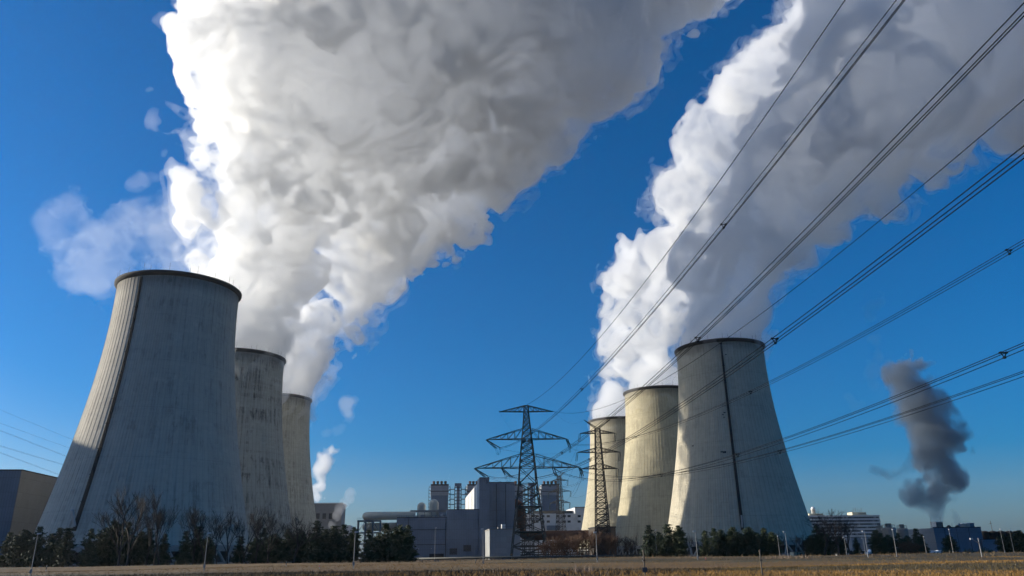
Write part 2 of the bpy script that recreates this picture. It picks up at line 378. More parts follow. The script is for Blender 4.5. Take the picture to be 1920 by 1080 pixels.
# ------------------------------------------------------------------ plant grid, boxes for buildings
GA = R(7.0)
GU = V3((math.cos(GA), math.sin(GA), 0)); GV = V3((-math.sin(GA), math.cos(GA), 0))
def frontage(pxL, pxR, py, Yd):
    "left front corner, width along the plant grid and roof height of a face seen between two photo columns"
    a = at(pxL, py, Yd); b = at(pxR, py, Yd); rr = b.x/b.y
    wid = (rr*a.y-a.x)/(GU.x-rr*GU.y)
    return a.x, a.y, wid, a.z
def gm4(x, y): return Matrix.Translation((x, y, 0)) @ Matrix.Rotation(GA, 4, 'Z')
class House:
    "an Empty in the plant grid; parts are added in local metres (u right, v back, z up)"
    def __init__(s, name, pxL, pxR, py, Yd, label, cat, group=None):
        s.x, s.y, s.w, s.h = frontage(pxL, pxR, py, Yd)
        s.o = empty(name, (s.x, s.y, 0), GA, label, cat, group); s.Y = Yd
    def loc(s, px, py, v=0.):
        "local (u, z) of a photo pixel on the plane v behind the front face"
        d = at(px, py, 1)-V3((0, 0, EYE)); p0 = V3((s.x, s.y, 0))+GV*v
        k = p0.dot(GV)/d.dot(GV); q = d*k+V3((0, 0, EYE))
        return (q-V3((s.x, s.y, 0))).dot(GU), q.z
    def box(s, part, mat, u0, u1, v0, v1, z0, z1, parent=None):
        return MB().box(u0, u1, v0, v1, z0, z1).build(part, mat, parent or s.o)

# --- absorber hall (blue grey)
H = House('absorber_hall', 744, 838, 971, 505, 'large blue grey windowless hall with a tall rear block, right of the centre pines', 'industrial hall')
u838, z838 = H.loc(838, 956); u898, _ = H.loc(898, 956); u744 = 0
H.box('low_wing', M['blue_clad'], 0, u838-.01, 0, 60, 0, H.h)
H.box('mid_wing', M['blue_clad'], u838, u898-.01, -.25, 70, 0, z838)
uS0, zS = H.loc(898.5, 896, -1.5); uS1, _ = H.loc(917.5, 896, -1.5)
H.box('stair_tower', M['blue_clad'], uS0, uS1, -1.5, 16, 0, zS)
uB1, zB = H.loc(965, 904.5, 12)
H.box('tall_block', M['grey_clad'], uS0+.4, uS1+.2, 16.01, 150, 0, zB-.3)
ub = H.box('tall_block', M['blue_clad'], uS1+.21, uB1, 12, 150, 0, zB)
H.box('lit_side_wall', M['pale_clad'], uS0+.1, uS0+.39, 16.02, 150, 0, zB-.35)['label'] = 'pale sunlit side wall with a service ladder'
for uu0, uu1, vv, zz in ((0, u838, -.15, H.h), (u838, u898, -.4, z838), (uS0, uS1, -1.65, zS), (uS1+.3, uB1, 11.85, zB)):
    H.box('roof_edge', M['dark'], uu0+.03, uu1-.03, vv, vv+.5, zz-.02, zz+.35)
for px0, px1, p0, p1 in ((805, 832, 1038.5, 1045), (764, 772, 1038, 1045)):
    a0, zt = H.loc(px0, p0, -.25); a1, zb = H.loc(px1, p1, -.25); H.box('roller_door', M['dark'], a0, a1, -.6, -.3, 0, max(zt, 2.5))
for px in (766, 836):
    a0, _ = H.loc(px, 980, 0); H.box('downpipe', M['paint_steel'], a0-.15, a0+.15, -.5, -.2, 0, H.h-.5)
for k in range(3):
    mb = MB(); vv = 30+k*36
    for s in (0, .8): mb.box(uS0-.25, uS0-.12, vv+s, vv+s+.08, 22, zB-2)
    for z in np.arange(22, zB-2, 1.2): mb.box(uS0-.24, uS0-.13, vv+.09, vv+.79, z, z+.08)
    mb.build('service_ladder', M['paint_steel'], H.o)
mb = MB()
for k in range(7): mb.box(6+k*4.5, 8.2+k*4.5, 5, 8, H.h+.01, H.h+.9+.5*(k % 3))
mb.build('roof_vent', M['grey_clad'], H.o)
for px, py0, py1 in ((850, 1028, 1041), (876, 1022, 1034)):
    a0, z0 = H.loc(px-7, py1, -.25); a1, z1 = H.loc(px+7, py0, -.25); z0 = max(z0, 3.)
    lv = H.box('louvre', M['dark'], a0, a1, -.33, -.26, z0, z1)
    mb = MB()
    for q in np.linspace(z0+.2, z1-.2, 7): mb.box(a0+.1, a1-.1, -.42, -.34, q, q+.12)
    mb.build('louvre_slat', M['grey_clad'], lv)
for zz in (9., 18.): H.box('cable_tray', M['paint_steel'], .5, u838-.5, -.3, -.02, zz, zz+.3)
for u_, zz in ((5, 6.5), (14, 6.5), (22, 6.5)): H.box('wall_lamp', M['lamp_head'], u_, u_+.5, -.35, -.02, zz, zz+.35)
mb = MB()
for q in (uS1+6, uS1+12): mb.box(q-.15, q+.15, 11.7, 11.99, 2, zB-1)
mb.build('downpipe', M['paint_steel'], H.o)
mb = MB()
for q in np.linspace(0, u838, 22): mb.box(q-.04, q+.04, .5, .58, H.h+.36, H.h+1.4)
mb.box(0, u838, .5, .58, H.h+1.4, H.h+1.48).build('roof_rail', M['steel'], H.o)
# pale annex in front
A_ = House('annex_building', 918, 975, 993.5, 455, 'low light grey annex before the blue grey hall, left of the big pylon', 'annex')
A_.box('walls', M['annex'], 0, A_.w, 0, 30, 0, A_.h); A_.box('roof', M['concrete_plain'], -.2, A_.w+.2, -.2, 30.2, A_.h+.004, A_.h+.6)
A_.box('roof_unit', M['white_wall'], A_.w*.44, A_.w*.56, 6, 10, A_.h+.61, A_.h+3.2)
A_.box('roof_unit', M['concrete_plain'], A_.w*.3, A_.w*.38, 4, 8, A_.h+.61, A_.h+1.6)
A_.box('roof_rail', M['steel'], 0, A_.w, .05, .13, A_.h+1.6, A_.h+1.7)
# --- pale flue gas ducts left of the hall
def duct(name, label, pts, rad, mat, n=20, rings=None, smooth=True, ends=True):
    "pts: centre line in world metres, joints rounded"
    t = empty(name, tuple(pts[0]), 0, label, 'duct'); base = V3(pts[0])
    path = []
    P = [V3(p)-base for p in pts]
    path.append(P[0])
    for i in range(1, len(P)-1):
        a, b, c = P[i-1], P[i], P[i+1]; q = min(rad*1.9, (a-b).length*.48, (c-b).length*.48)
        s0 = b+(a-b).normalized()*q; s1 = b+(c-b).normalized()*q
        for k in range(9):
            f = k/8; path.append(s0*(1-f)**2+b*2*f*(1-f)+s1*f*f)
    path.append(P[-1])
    MB().tube(path, rad, n).build('duct_body', mat, t, True)
    L = 0
    for i in range(len(P)-1):
        d = P[i+1]-P[i]; m_ = int(d.length/(rings or 1e9))
        for k in range(1, m_):
            c = P[i]+d*(k/m_)
            MB().tube([c-d.normalized()*.15, c+d.normalized()*.15], rad*1.045, n).build('flange', mat, t)
    return t
Yp = 520
p0 = at(686, 967.5, Yp); p1 = at(776, 966.5, Yp+12)
rad_u = (at(720, 960, Yp)-at(720, 975.3, Yp)).length/2
duct('flue_duct', 'upper long pale horizontal flue duct on steel stilts, behind the centre pines', [p0+GV*40, p0-GU*0, p0+GU*(p1-p0).length], rad_u, M['duct_pale'], 28, 9)
q0 = at(686, 988, Yp); 
duct('flue_duct', 'lower pale flue duct running parallel under the upper one', [q0+GV*40, q0, q0+GU*(p1-p0).length*.72], rad_u, M['duct_pale'], 28, 9)
Yd_ = 545
c1 = at(813.5, 943, Yd_); rd = (at(804.8, 950, Yd_)-at(822.2, 950, Yd_)).length/2
def dome_duct(label, px, top, r, Yq):
    c = at(px, top, Yq); t = empty('riser_duct', (c.x, c.y, 0), GA, label, 'duct')
    prof = [(r, 20.)]+[(r, c.z-r)]+[(r*math.cos(a), c.z-r+r*math.sin(a)) for a in np.linspace(.15, 1.5, 9)]
    MB().lathe(prof, 28).build('duct_body', M['duct_pale'], t, True)
    for z in (24., 27.5): MB().lathe([(r*1.04, z), (r*1.04, z+.3)], 28).build('flange', M['duct_pale'], t)
    return t
dome_duct('taller round topped pale riser duct above the low blue grey roof', 813.5, 935.8, rd, Yd_)
dome_duct('shorter round topped pale riser duct left of the taller one', 790.5, 941.8, rd*.93, Yd_+15)
hz = at(783, 966, Yd_); he = at(822, 966, Yd_)
duct('connecting_duct', 'short ribbed pale duct linking the two riser ducts', [hz, hz+GU*(he-hz).length], rd*.8, M['duct_pale'], 24, 2.2)
fr = House('riser_steelwork', 770, 836, 957, 528, 'brown steel frame round the riser ducts on the low roof', 'steel frame')
mb = MB()
for uu in np.linspace(0, fr.w, 6):
    for vv in (0, 12): mb.box(uu-.25, uu+.25, vv, vv+.5, 20, fr.h)
for vv in (0, 12): mb.box(-.3, fr.w+.3, vv-.02, vv+.48, fr.h-.6+.003, fr.h+.1)
mb.build('steelwork', M['concrete_plain'], fr.o)
fs_ = House('duct_trestle', 671, 713, 976.5, 508, 'tall braced steel trestle carrying the left ends of the pale ducts', 'steel trestle')
mb = MB(); hgt = fs_.h
for uu in (0, fs_.w*.33, fs_.w*.66, fs_.w):
    for vv in (0, 9): mb.box(uu-.3, uu+.3, vv, vv+.6, 0, hgt)
for z in (hgt*.42, hgt*.7, hgt):
    for vv in (0, 9): mb.box(-.4, fs_.w+.4, vv+.05, vv+.55, z-.35, z+.35)
    mb.box(-.4, fs_.w+.4, .6, 9, z-.1, z+.1)
for z0, z1 in ((0, hgt*.42), (hgt*.42, hgt*.7), (hgt*.7, hgt)):
    mb.bar((0, .3, z0), (fs_.w*.33, .3, z1), .3); mb.bar((fs_.w, .3, z0), (fs_.w*.66, .3, z1), .3); mb.bar((fs_.w*.33, .3, z0), (fs_.w*.66, .3, z1), .25)
mb.build('steelwork', M['blue_clad_dark'], fs_.o)
mb = MB()
for uu in np.linspace(-.6, fs_.w*.3, 7): mb.box(uu-.04, uu+.04, -.4, -.3, hgt+.36, hgt+1.6)
mb.box(-.7, fs_.w*.32, -.41, -.29, hgt+1.6, hgt+1.7); mb.build('hand_rail', M['steel'], fs_.o)

# --- boiler houses far behind
def boiler(pxL, pxR, py, band, label, Yq=1000, ns=4):
    B = House('boiler_house', pxL, pxR, py, Yq, label, 'boiler house', 'boiler houses behind the halls')
    _, zb = B.loc(pxL, band); d = B.w*1.0
    B.box('lower_block', M['blue_clad_dark'], 0, B.w, 0, d, 0, zb); B.box('upper_block', M['grey_clad'], -.5, B.w+.5, -.6, d, zb+.01, B.h)
    B.box('roof_edge', M['dark'], -.6, B.w+.6, -.75, -.2, B.h-1, B.h+.8)
    B.box('ledge', M['dark'], -.7, B.w+.7, -.9, -.62, B.h-8.5, B.h-7.6)
    for k in range(ns):
        uu = B.w*(k+.7)/(ns+.4)
        f = MB().lathe([(1.25, B.h+.8), (1.25, B.h+2.), (1.7, B.h+2.1), (1.7, B.h+4.6), (1.2, B.h+4.7)], 12, (uu, d*.12, 0)).build('vent_stack', M['rust'], B.o)
    for s, uu in ((-1, -.5), (1, B.w+.5)):                              # stair galleries up both flanks
        mb = MB()
        for z in np.arange(zb-40, B.h-2, 4.2):
            mb.box(min(uu, uu+s*2.2), max(uu, uu+s*2.2), 0.5, 6, z, z+.5); mb.box(min(uu+s*2, uu+s*2.25), max(uu+s*2, uu+s*2.25), .4, .7, z+.51, z+1.8)
        for vv in (.45, 5.5): mb.box(min(uu+s*2.26, uu+s*2.6), max(uu+s*2.26, uu+s*2.6), vv, vv+.4, zb-40, B.h-3)
        mb.build('stair_gallery', M['paint_steel'], B.o)
    return B
b1 = boiler(808.5, 840.5, 909, 929, 'tall boiler house with four roof vents, leftmost, above the pale riser ducts')
b2 = boiler(877, 905, 909, 929, 'tall boiler house half hidden by the pale sunlit wall of the blue grey hall')
b3 = boiler(962, 980, 909, 929, 'boiler house sliver seen through the big pylon next to the rusty duct', ns=2)
b4 = boiler(1016, 1047.5, 909, 928.5, 'tall boiler house with four roof vents just right of the big pylon')
def lift_tower(px0, px1, label):
    L = House('lift_tower', px0, px1, 906, 990, label, 'lift tower', 'lift towers between the boiler houses')
    L.box('shaft', M['blue_clad_dark'], L.w*.3, L.w*.78, 0, 6, 0, L.h-1); L.box('machine_room', M['blue_clad_dark'], -.2, L.w+.2, -.6, 7, L.h-3.5, L.h)
    mb = MB()
    for uu in (0, L.w):
        for vv in (0, 6): mb.box(uu-.35, uu+.35, vv-.3, vv+.3, 0, L.h-3.6)
    for z in np.arange(20, L.h-4, 4.): mb.box(.36, L.w-.36, -.25, .1, z, z+.6); mb.box(.36, L.w-.36, 6.01, 6.3, z, z+.6)
    mb.build('stair_frame', M['paint_steel'], L.o); return L
l1 = lift_tower(853, 865, 'narrow dark lift tower between the two left boiler houses')
l2 = lift_tower(990.5, 1002.5, 'narrow dark lift tower seen through the legs of the big pylon')
def bridges(L, pxl, pxr, label, pys=(917.5, 927.5, 936, 946)):
    t = empty('access_bridge', tuple(L.o.location), GA, label, 'bridge')
    for py in pys:
        a0, z = L.loc(pxl, py, 3); a1, _ = L.loc(pxr, py, 3)
        for lo, hi in ((a0, -.4), (L.w+.4, a1)):
            m_ = MB().box(lo, hi, 2, 4, z-.5, z+.3).box(lo, hi, 1.9, 2.0, z+1.2, z+1.35)
            m_.build('walkway', M['paint_steel'], t)
bridges(l1, 842, 876, 'four steel walkways linking the left boiler houses through the lift tower')
bridges(l2, 981, 1015, 'four steel walkways between boiler houses seen through the big pylon')
# --- white machine hall
W = House('machine_hall', 966, 1079, 963.5, 820, 'long white machine hall with two rows of dark windows, behind the rusty duct', 'machine hall')
W.box('walls', M['white_wall'], 0, W.w, 0, 60, 0, W.h)
u1, z1 = W.loc(1077.5, 951.5); u2, _ = W.loc(1112, 951)
W.box('tall_wing', M['white_wall'], u1, u2, -1, 50, 0, z1); W.box('roof_edge', M['dark'], u1-.2, u2, -1.2, -.5, z1-.3, z1+.5)
a0, zt = W.loc(1000, 958, 6); a1, _ = W.loc(1074, 958, 6); W.box('roof_light', M['glass'], a0, a1, 6, 12, W.h+.004, zt)
for py in (967.8, 978):
    for px in (985, 1000, 1007, 1018, 1028, 1046, 1058, 1067, 1086):
        vv = -1. if px > 1080 else 0.
        a0, z = W.loc(px-2.9, py, vv); a1, _ = W.loc(px+2.9, py, vv)
        f = W.box('window', M['dark'], a0, a1, vv-.12, vv-.02, z-1.1, z+1.1); W.box('pane', M['glass'], a0+.25, a1-.25, vv-.16, vv-.125, z-.85, z+.85, f)
a0, z = W.loc(1027, 990, -6); a1, z2 = W.loc(1050, 987, -6); W.box('canopy', M['blue_clad_dark'], a0, a1, -6, -.2, z-2, z2+1)
# --- rusty flue duct
Yr = 535
d0 = at(966, 935, 535); d1 = at(976, 938, 520)
rr_ = (at(1020, 995.3, Yr)-at(1020, 1013, Yr)).length/2
e0 = at(978, 1004, Yr); e1 = at(1116, 1002.5, Yr-5)
top = at(976, 943, Yr+12)
duct('rusty_duct', 'big rusty brown flue duct dropping behind the big pylon and running to the towers', [top+V3((-16, 4, 0)), top, V3((top.x, top.y, e0.z)), V3((e1.x, e1.y, e1.z))], rr_, M['rust'], 28, 6.)
ds = House('duct_support', 968, 1116, 1013, Yr-14, 'grey steel trestles, platforms and pipes under the rusty duct', 'steel trestle')
mb = MB()
for uu in np.linspace(2, ds.w, 9):
    for vv in (0, 22): mb.box(uu-.25, uu+.25, vv, vv+.5, 0, ds.h)
    mb.box(uu-.2, uu+.2, .51, 22, ds.h-.7, ds.h-.1)
mb.box(0, ds.w, -.4, .3, ds.h*.62, ds.h*.62+.5); mb.box(0, ds.w, 21.9, 22.4, ds.h*.62, ds.h*.62+.5)
us = np.linspace(2, ds.w, 9)
for i in range(0, 8, 2): mb.bar((us[i], .2, 0), (us[i+1], .2, ds.h), .25); mb.bar((us[i+1], .2, 0), (us[i], .2, ds.h), .2)
mb.build('trestle', M['steel'], ds.o)
for k, z in enumerate((2.2, 3.6, 5.5)): MB().tube([(0, 4+k*3, z), (ds.w, 4+k*3, z)], .45-.08*k, 10).build('service_pipe', M['steel'], ds.o)
pf = House('pipe_tower', 970, 1000, 953, 522, 'open steel frame with landings around the vertical rusty duct', 'steel frame')
mb = MB()
for uu in (0, pf.w*.5, pf.w):
    for vv in (0, 9, 18): mb.box(uu-.22, uu+.22, vv, vv+.44, 0, pf.h)
for py in (953, 972, 984, 989, 1012, 1022):
    _, z = pf.loc(985, py); z = max(z, .6)
    mb.box(-.3, pf.w+.3, -.3, 0, z-.35, z); mb.box(-.3, pf.w+.3, 18.5, 18.8, z-.35, z); mb.box(-.3, 0, .01, 18.4, z-.3, z-.01); mb.box(pf.w*.45, pf.w+.2, .02, 2.6, z-.12, z-.02)
    for uu in np.linspace(0, pf.w, 6): mb.box(uu-.04, uu+.04, -.3, -.22, z+.01, z+1.1)
    mb.box(-.3, pf.w+.3, -.31, -.21, z+1.1, z+1.18)
for z0 in np.arange(2, pf.h-8, 9.): mb.bar((pf.w*.5, -.1, z0), (pf.w, -.1, z0+8), .22); mb.bar((0, 9, z0), (pf.w*.5, 9, z0+8), .22)
mb.build('frame', M['steel'], pf.o)
cell = House('duct_housing', 1117, 1154, 990, 470, 'dark box housing at the foot of the lattice pylon behind brown shrubs', 'plant building')
cell.box('walls', M['rust_dark'], 0, cell.w, 0, 20, 0, cell.h); cell.box('roof', M['dark'], -.3, cell.w+.3, -.3, 20.3, cell.h+.004, cell.h+.8)
cell.box('door', M['dark'], cell.w*.3, cell.w*.55, -.15, -.01, 0, 4.5)
# --- building with three windows beside the left towers
Q = House('pump_house', 570, 641.5, 945, 760, 'beige concrete block with three dark windows, right of the left cooling towers', 'plant building')
Q.box('walls', M['concrete_plain'], 0, Q.w, 0, 40, 0, Q.h); Q.box('parapet', M['white_wall'], -.4, Q.w+.9, -.5, 40.4, Q.h+.004, Q.h+1.)
for px in (596, 608, 620):
    a0, z0 = Q.loc(px-3.6, 973); a1, z1 = Q.loc(px+3.6, 962.5)
    f = Q.box('window', M['dark'], a0, a1, -.3, -.02, z0, z1); Q.box('pane', M['glass'], a0+.4, a1-.4, -.36, -.305, z0+.4, z1-2.2, f)
a0, z0 = Q.loc(590, 978); Q.box('cornice', M['concrete_plain'], -.2, Q.w+.2, -.5, -.01, z0-.8, z0)
a0, z1 = Q.loc(642, 985, 2); Q.box('side_annex', M['white_wall'], Q.w+.01, Q.w+9, 2, 30, 0, z1)
# --- dark hall at the left edge
K = House('filter_hall', -75, 41, 882.5, 330, 'tall dark blue hall with a beige side wall at the left edge behind the pines', 'industrial hall')
K.box('front_block', M['blue_clad_dark'], 0, K.w-.31, 0, 100, 0, K.h); K.box('side_wall', M['beige'], K.w-.3, K.w, 0.05, 100, 0, K.h)['label'] = 'beige side wall'
K.box('roof_edge', M['dark'], -.2, K.w+.15, -.15, 100.1, K.h+.004, K.h+.5)
r1_ = MB(); kc = V3((0, 0, 0))
uu, zz = K.w, K.loc(84, 922, 40)[1]
duct_l = empty('rusty_elbow_duct', tuple(K.o.matrix_basis @ V3((K.w-1, 42, zz))), GA, 'rusty brown elbow duct leaving the beige wall of the left hall', 'duct')
path = [V3((0, 0, 0)), V3((6, 0, 0))]+[V3((6+7*math.sin(a), 0, -7+7*math.cos(a))) for a in np.linspace(.15, 1.57, 9)]+[V3((13, 0, -16))]
MB().tube(path, 4.4, 24).build('duct_body', M['rust'], duct_l, True)
for q in (V3((2, 0, 0)), V3((4.5, 0, 0))): MB().tube([q, q+V3((.4, 0, 0))], 4.7, 24).build('flange', M['rust'], duct_l)
mb = MB()
for y_ in (-5, 5): mb.box(8, 8.6, y_, y_+.6, -zz, -10); mb.box(3.5, 4.1, y_, y_+.6, -zz, -5)
for z in (-10, -19): mb.box(1.2, 14, -5.3, -4.9, z, z+.5); mb.bar((2, -5, z-8), (8, -5, z), .35)
mb.build('bracket', M['paint_steel'], duct_l)

# --- office block on the right
O = House('office_block', 1505, 1649, 967.5, 760, 'long white office block with bands of dark windows behind the biggest bare tree', 'office block')
O.box('walls', M['white_wall'], 0, O.w, 0.6, 16, 0, O.h)
nst = 9; sh = 3.05
for k in range(nst):
    zt = O.h-1.1-k*sh
    b_ = O.box('window_band', M['dark'], .6, O.w-.5, .2, .58, zt-1.55, zt)
    n_ = 40; mb = MB()
    for j in range(n_+1): mb.box(.65+(O.w-1.4)*j/n_, .85+(O.w-1.4)*j/n_, .08, .118, zt-1.45, zt-.1)
    mb.build('mullion', M['white_wall'], b_)
    MB().box(.7, O.w-.7, .12, .19, zt-1.45, zt-.1).build('pane', M['band_glass'], b_)
    O.box('parapet_band', M['white_wall'], -.3, O.w+.3, -.25, .59, zt+.01, zt+1.49)
for pa, pb, py, lab in ((1517, 1543, 963, 'left'), (1597.5, 1624, 960.5, 'right')):
    a0, z = O.loc(pa, py, 4); a1, _ = O.loc(pb, py, 4)
    p_ = O.box('penthouse', M['cream'], a0, a1, 4, 13, O.h+.5, z)
    for j in range(6):
        aa = a0+(a1-a0)*(.1+.8*j/6+.03*math.sin(j*5)); O.box('antenna', M['steel'], aa-.12, aa+.12, 6, 6.25, z, z+2.+2.5*abs(math.sin(j*2.3)), p_)
    O.box('vent_strip', M['dark'], a0+(a1-a0)*.42, a1-.5, 3.9, 3.99, O.h+1.5, z-1.2, p_)
a0, z = O.loc(1527.5, 963, 6); MB().lathe([(1.9, z), (1.9, z+3.4), (2.3, z+3.5), (1.8, z+5.5), (.9, z+6.4)], 14, (a0, 8, 0)).build('roof_dome', M['white_paint'], O.o, True)
# silos
def silo(px0, px1, py, Yq, label, mat):
    a = at(px0, py, Yq); b = at(px1, py, Yq); r = (b.x-a.x)/2
    t = empty('silo', ((a.x+b.x)/2, Yq+r, 0), 0, label, 'silo', 'concrete silos behind the pines on the right'); h = a.z
    MB().lathe([(r, 0), (r, h-1.2), (r*.9, h-.3)], 28).build('silo_wall', mat, t, True)
    mb = MB()
    for k in range(14): aa = 2*math.pi*k/14; mb.box(r*.88*math.cos(aa)-.06, r*.88*math.cos(aa)+.06, r*.88*math.sin(aa)-.06, r*.88*math.sin(aa)+.06, h-.3, h+1.3)
    for k in range(28): a1, a2 = 2*math.pi*k/28, 2*math.pi*(k+1)/28; mb.bar((r*.88*math.cos(a1), r*.88*math.sin(a1), h+1.3), (r*.88*math.cos(a2), r*.88*math.sin(a2), h+1.3), .12)
    mb.build('hand_rail', M['steel'], t); MB().box(-r*.35, r*.35, -r*.3, r*.3, h-.28, h+2.2).build('roof_hatch', M['concrete_plain'], t)
silo(1645.5, 1658.5, 990.5, 520, 'grey silo at the left of the three, half behind a pine', M['concrete_plain'])
silo(1659, 1684.5, 988, 512, 'broad round silo with a roof frame, middle of the three', M['concrete_plain'])
silo(1686, 1705.5, 989.5, 525, 'pale silo with a railed roof, right one of the three', M['concrete_plain'])
# blue hall on the right
B = House('treatment_hall', 1750.5, 1839, 990, 520, 'low dark blue hall with roof vents under the grey steam plume on the right', 'industrial hall')
B.box('walls', M['blue_clad_dark'], 0, B.w, 0, 58, 0, B.h); B.box('side_wall', M['grey_clad'], -.3, -.01, 0.1, 58, 0, B.h-.01)['label'] = 'grey side wall'
B.box('roof_edge', M['dark'], -.35, B.w+.1, -.2, .5, B.h+.004, B.h+.5)
for f in (.22, .47, .73): B.box('panel_joint', M['dark'], B.w*f-.12, B.w*f+.12, -.1, -.01, 0, B.h)
a0, z = B.loc(1815, 980.5, 6); a1, _ = B.loc(1826, 980.5, 6); B.box('roof_block', M['blue_clad_dark'], a0, a1, 6, 16, B.h+.51, z)
a0, z = B.loc(1754, 978, 10); a1, _ = B.loc(1767, 978, 10)
lv = B.box('cooling_cell', M['white_wall'], a0, a1, 10, 16, B.h+.51, z)
for j in range(9): aa = a0+(a1-a0)*(j+.3)/9; B.box('louvre_post', M['dark'], aa, aa+.25, 9.8, 9.99, B.h+.8, z-.5, lv)
for px in (1805, 1813):
    a0, z = B.loc(px, 981.5, 5); MB().lathe([(1.5, B.h+.51), (1.5, z-.5), (1.7, z-.5), (1.7, z)], 16, (a0, 5, 0)).build('vent_drum', M['white_paint'], B.o, True)
for px in (1779, 1795):
    a0, z = B.loc(px, 986.5, 5); MB().lathe([(1.4, B.h+.51), (1.4, B.h+1.), (.9, B.h+1.6), (.2, B.h+1.9)], 14, (a0, 5, 0)).build('roof_cowl', M['steel'], B.o, True)
for px, zt in ((1747, 8.), (1765, 7.), (1785, 3.)):
    a0, _ = B.loc(px, 985, 4); B.box('mast', M['steel'], a0-.06, a0+.06, 4, 4.12, B.h+.51, B.h+zt)
Bx = House('tank_yard_wall', 1840, 1925, 1012, 522, 'long low blue wall joining the dark tanks at the right edge', 'wall')
Bx.box('panel', M['blue_clad_dark'], .3, Bx.w, 0, 1, 0, Bx.h); Bx.box('coping', M['dark'], .3, Bx.w, -.1, 1.1, Bx.h+.004, Bx.h+.3)
for k, (pa, pb) in enumerate(((1841, 1857), (1857.5, 1873), (1873, 1888), (1888, 1902), (1902.5, 1918))):
    a = at(pa, 996.5, 545); b = at(pb, 996.5, 545); r = (b.x-a.x)/2-.15
    t = empty('storage_tank', ((a.x+b.x)/2, 545+r, 0), 0, ('first', 'second', 'third', 'fourth', 'fifth')[k]+' dark round tank counting right from the blue hall, behind the low wall', 'tank', 'dark tanks at the right edge')
    MB().lathe([(r, 0), (r, a.z-.6), (r*1.03, a.z-.6), (r*1.0, a.z-.1), (r*.4, a.z+.5)], 24).build('tank_wall', M['dark'], t, True)
    MB().box(-r-.5, -r-.1, -.3, .3, 0, a.z).build('ladder', M['steel'], t)
    if k == 1: MB().tube([(0, 0, a.z), (0, 0, a.z+7)], .15, 5).tube([(-1.4, 0, a.z+5), (1, 0, a.z+5.5)], .1, 4).build('mast', M['steel'], t)
# cream container, white van, small sheds
def prop_box(name, cat, label, px0, px1, py, Yq, depth, mat, roofmat, doors=0):
    h_ = House(name, px0, px1, py, Yq, label, cat)
    h_.box('walls', mat, 0, h_.w, 0, depth, 0, h_.h); h_.box('roof', roofmat, -.1, h_.w+.1, -.1, depth+.1, h_.h+.004, h_.h+.16)
    for k in range(doors): h_.box('door', M['dark'], h_.w*(.35+.35*k), h_.w*(.35+.35*k)+1., -.06, -.01, .0, min(2.1, h_.h-.3))
    return h_
prop_box('container', 'container', 'low cream container lying in front of the right cooling tower, left of the bare tree', 1488, 1519, 1035.5, 262, 2.6, M['cream'], M['concrete_plain'], 1)
prop_box('shed', 'shed', 'pale shed behind the trunks of the big bare tree', 1577, 1600, 1031, 330, 5, M['white_wall'], M['concrete_plain'], 2)
prop_box('kiosk', 'kiosk', 'white kiosk with a dark door near the lamps right of the bare tree', 1613, 1622, 1031, 300, 3, M['white_wall'], M['dark'], 1)
prop_box('link_building', 'building', 'low grey wing below the right end of the office block', 1596, 1650, 1008, 640, 15, M['grey_clad'], M['concrete_plain'], 2)
prop_box('gatehouse', 'building', 'pale low building between the pines right of the silos', 1646, 1716, 1021, 420, 8, M['white_wall'], M['cream'], 2)
def vehicle(px, Yq, label, van=True):
    g = at(px, 1036, Yq); t = empty('van' if van else 'car', (g.x, g.y, 0), R(8), label, 'van' if van else 'car')
    L_, Hh = (5.2, 2.2) if van else (4.3, 1.45)
    pr = [(-L_/2, .45), (-L_/2, 1.1), (-L_/2+.9, 1.2), (-L_/2+1.6, Hh), (L_/2-.1 if van else L_/2-.9, Hh), (L_/2, 1.1 if not van else Hh-.3), (L_/2, .45)]
    mb = MB(); n = len(pr); mb.v = [(x, -.95, z) for x, z in pr]+[(x, .95, z) for x, z in pr]
    mb.f = [tuple(range(n)), tuple(reversed(range(n, 2*n)))]+[((i+1) % n, i, n+i, n+(i+1) % n) for i in range(n)]
    mb.build('body', M['white_paint'], t)
    for x in (-L_*.3, L_*.3):
        for s in (-1, 1): MB().tube([(x, s*.8, .36), (x, s*1.0, .36)], .36, 12).build('wheel', M['rubber'], t)
    MB().box(-L_/2+1.5, L_/2-1.3, -.97, -.955, 1.25, Hh-.2).build('side_window', M['glass'], t)
vehicle(1637, 290, 'white van parked by the lamps right of the big bare tree')
vehicle(1744, 330, 'pale car parked in front of the grey side wall of the blue hall', False)
vehicle(1761, 332, 'white car parked beside the lone pine before the blue hall', False)

# --- low heating pipeline
a = at(779, 1047.3, 240); b = at(1200, 1043.2, 240)
pl = empty('heating_pipeline', (a.x, a.y, 0), 0, 'dark insulated pipeline on low stands along the foot of the plant', 'pipeline')
Lp = b.x-a.x; zc = 1.25
for k in range(2): MB().tube([(0, k*.9, zc), (Lp, k*.9, zc)], .33, 10).build('pipe', M['paint_steel'], pl, True)
MB().tube([(0, 0, zc), (-.6, 0, zc), (-.7, 0, -.3)], .33, 10).build('pipe', M['paint_steel'], pl, True)
st_me = MB().box(-.15, .15, -.5, 1.4, -.4, zc-.33).mesh('stand', M['concrete_plain'])
for k in range(14): c = link('stand', st_me, pl); c.location = (2+k*(Lp-4)/13, 0, 0)

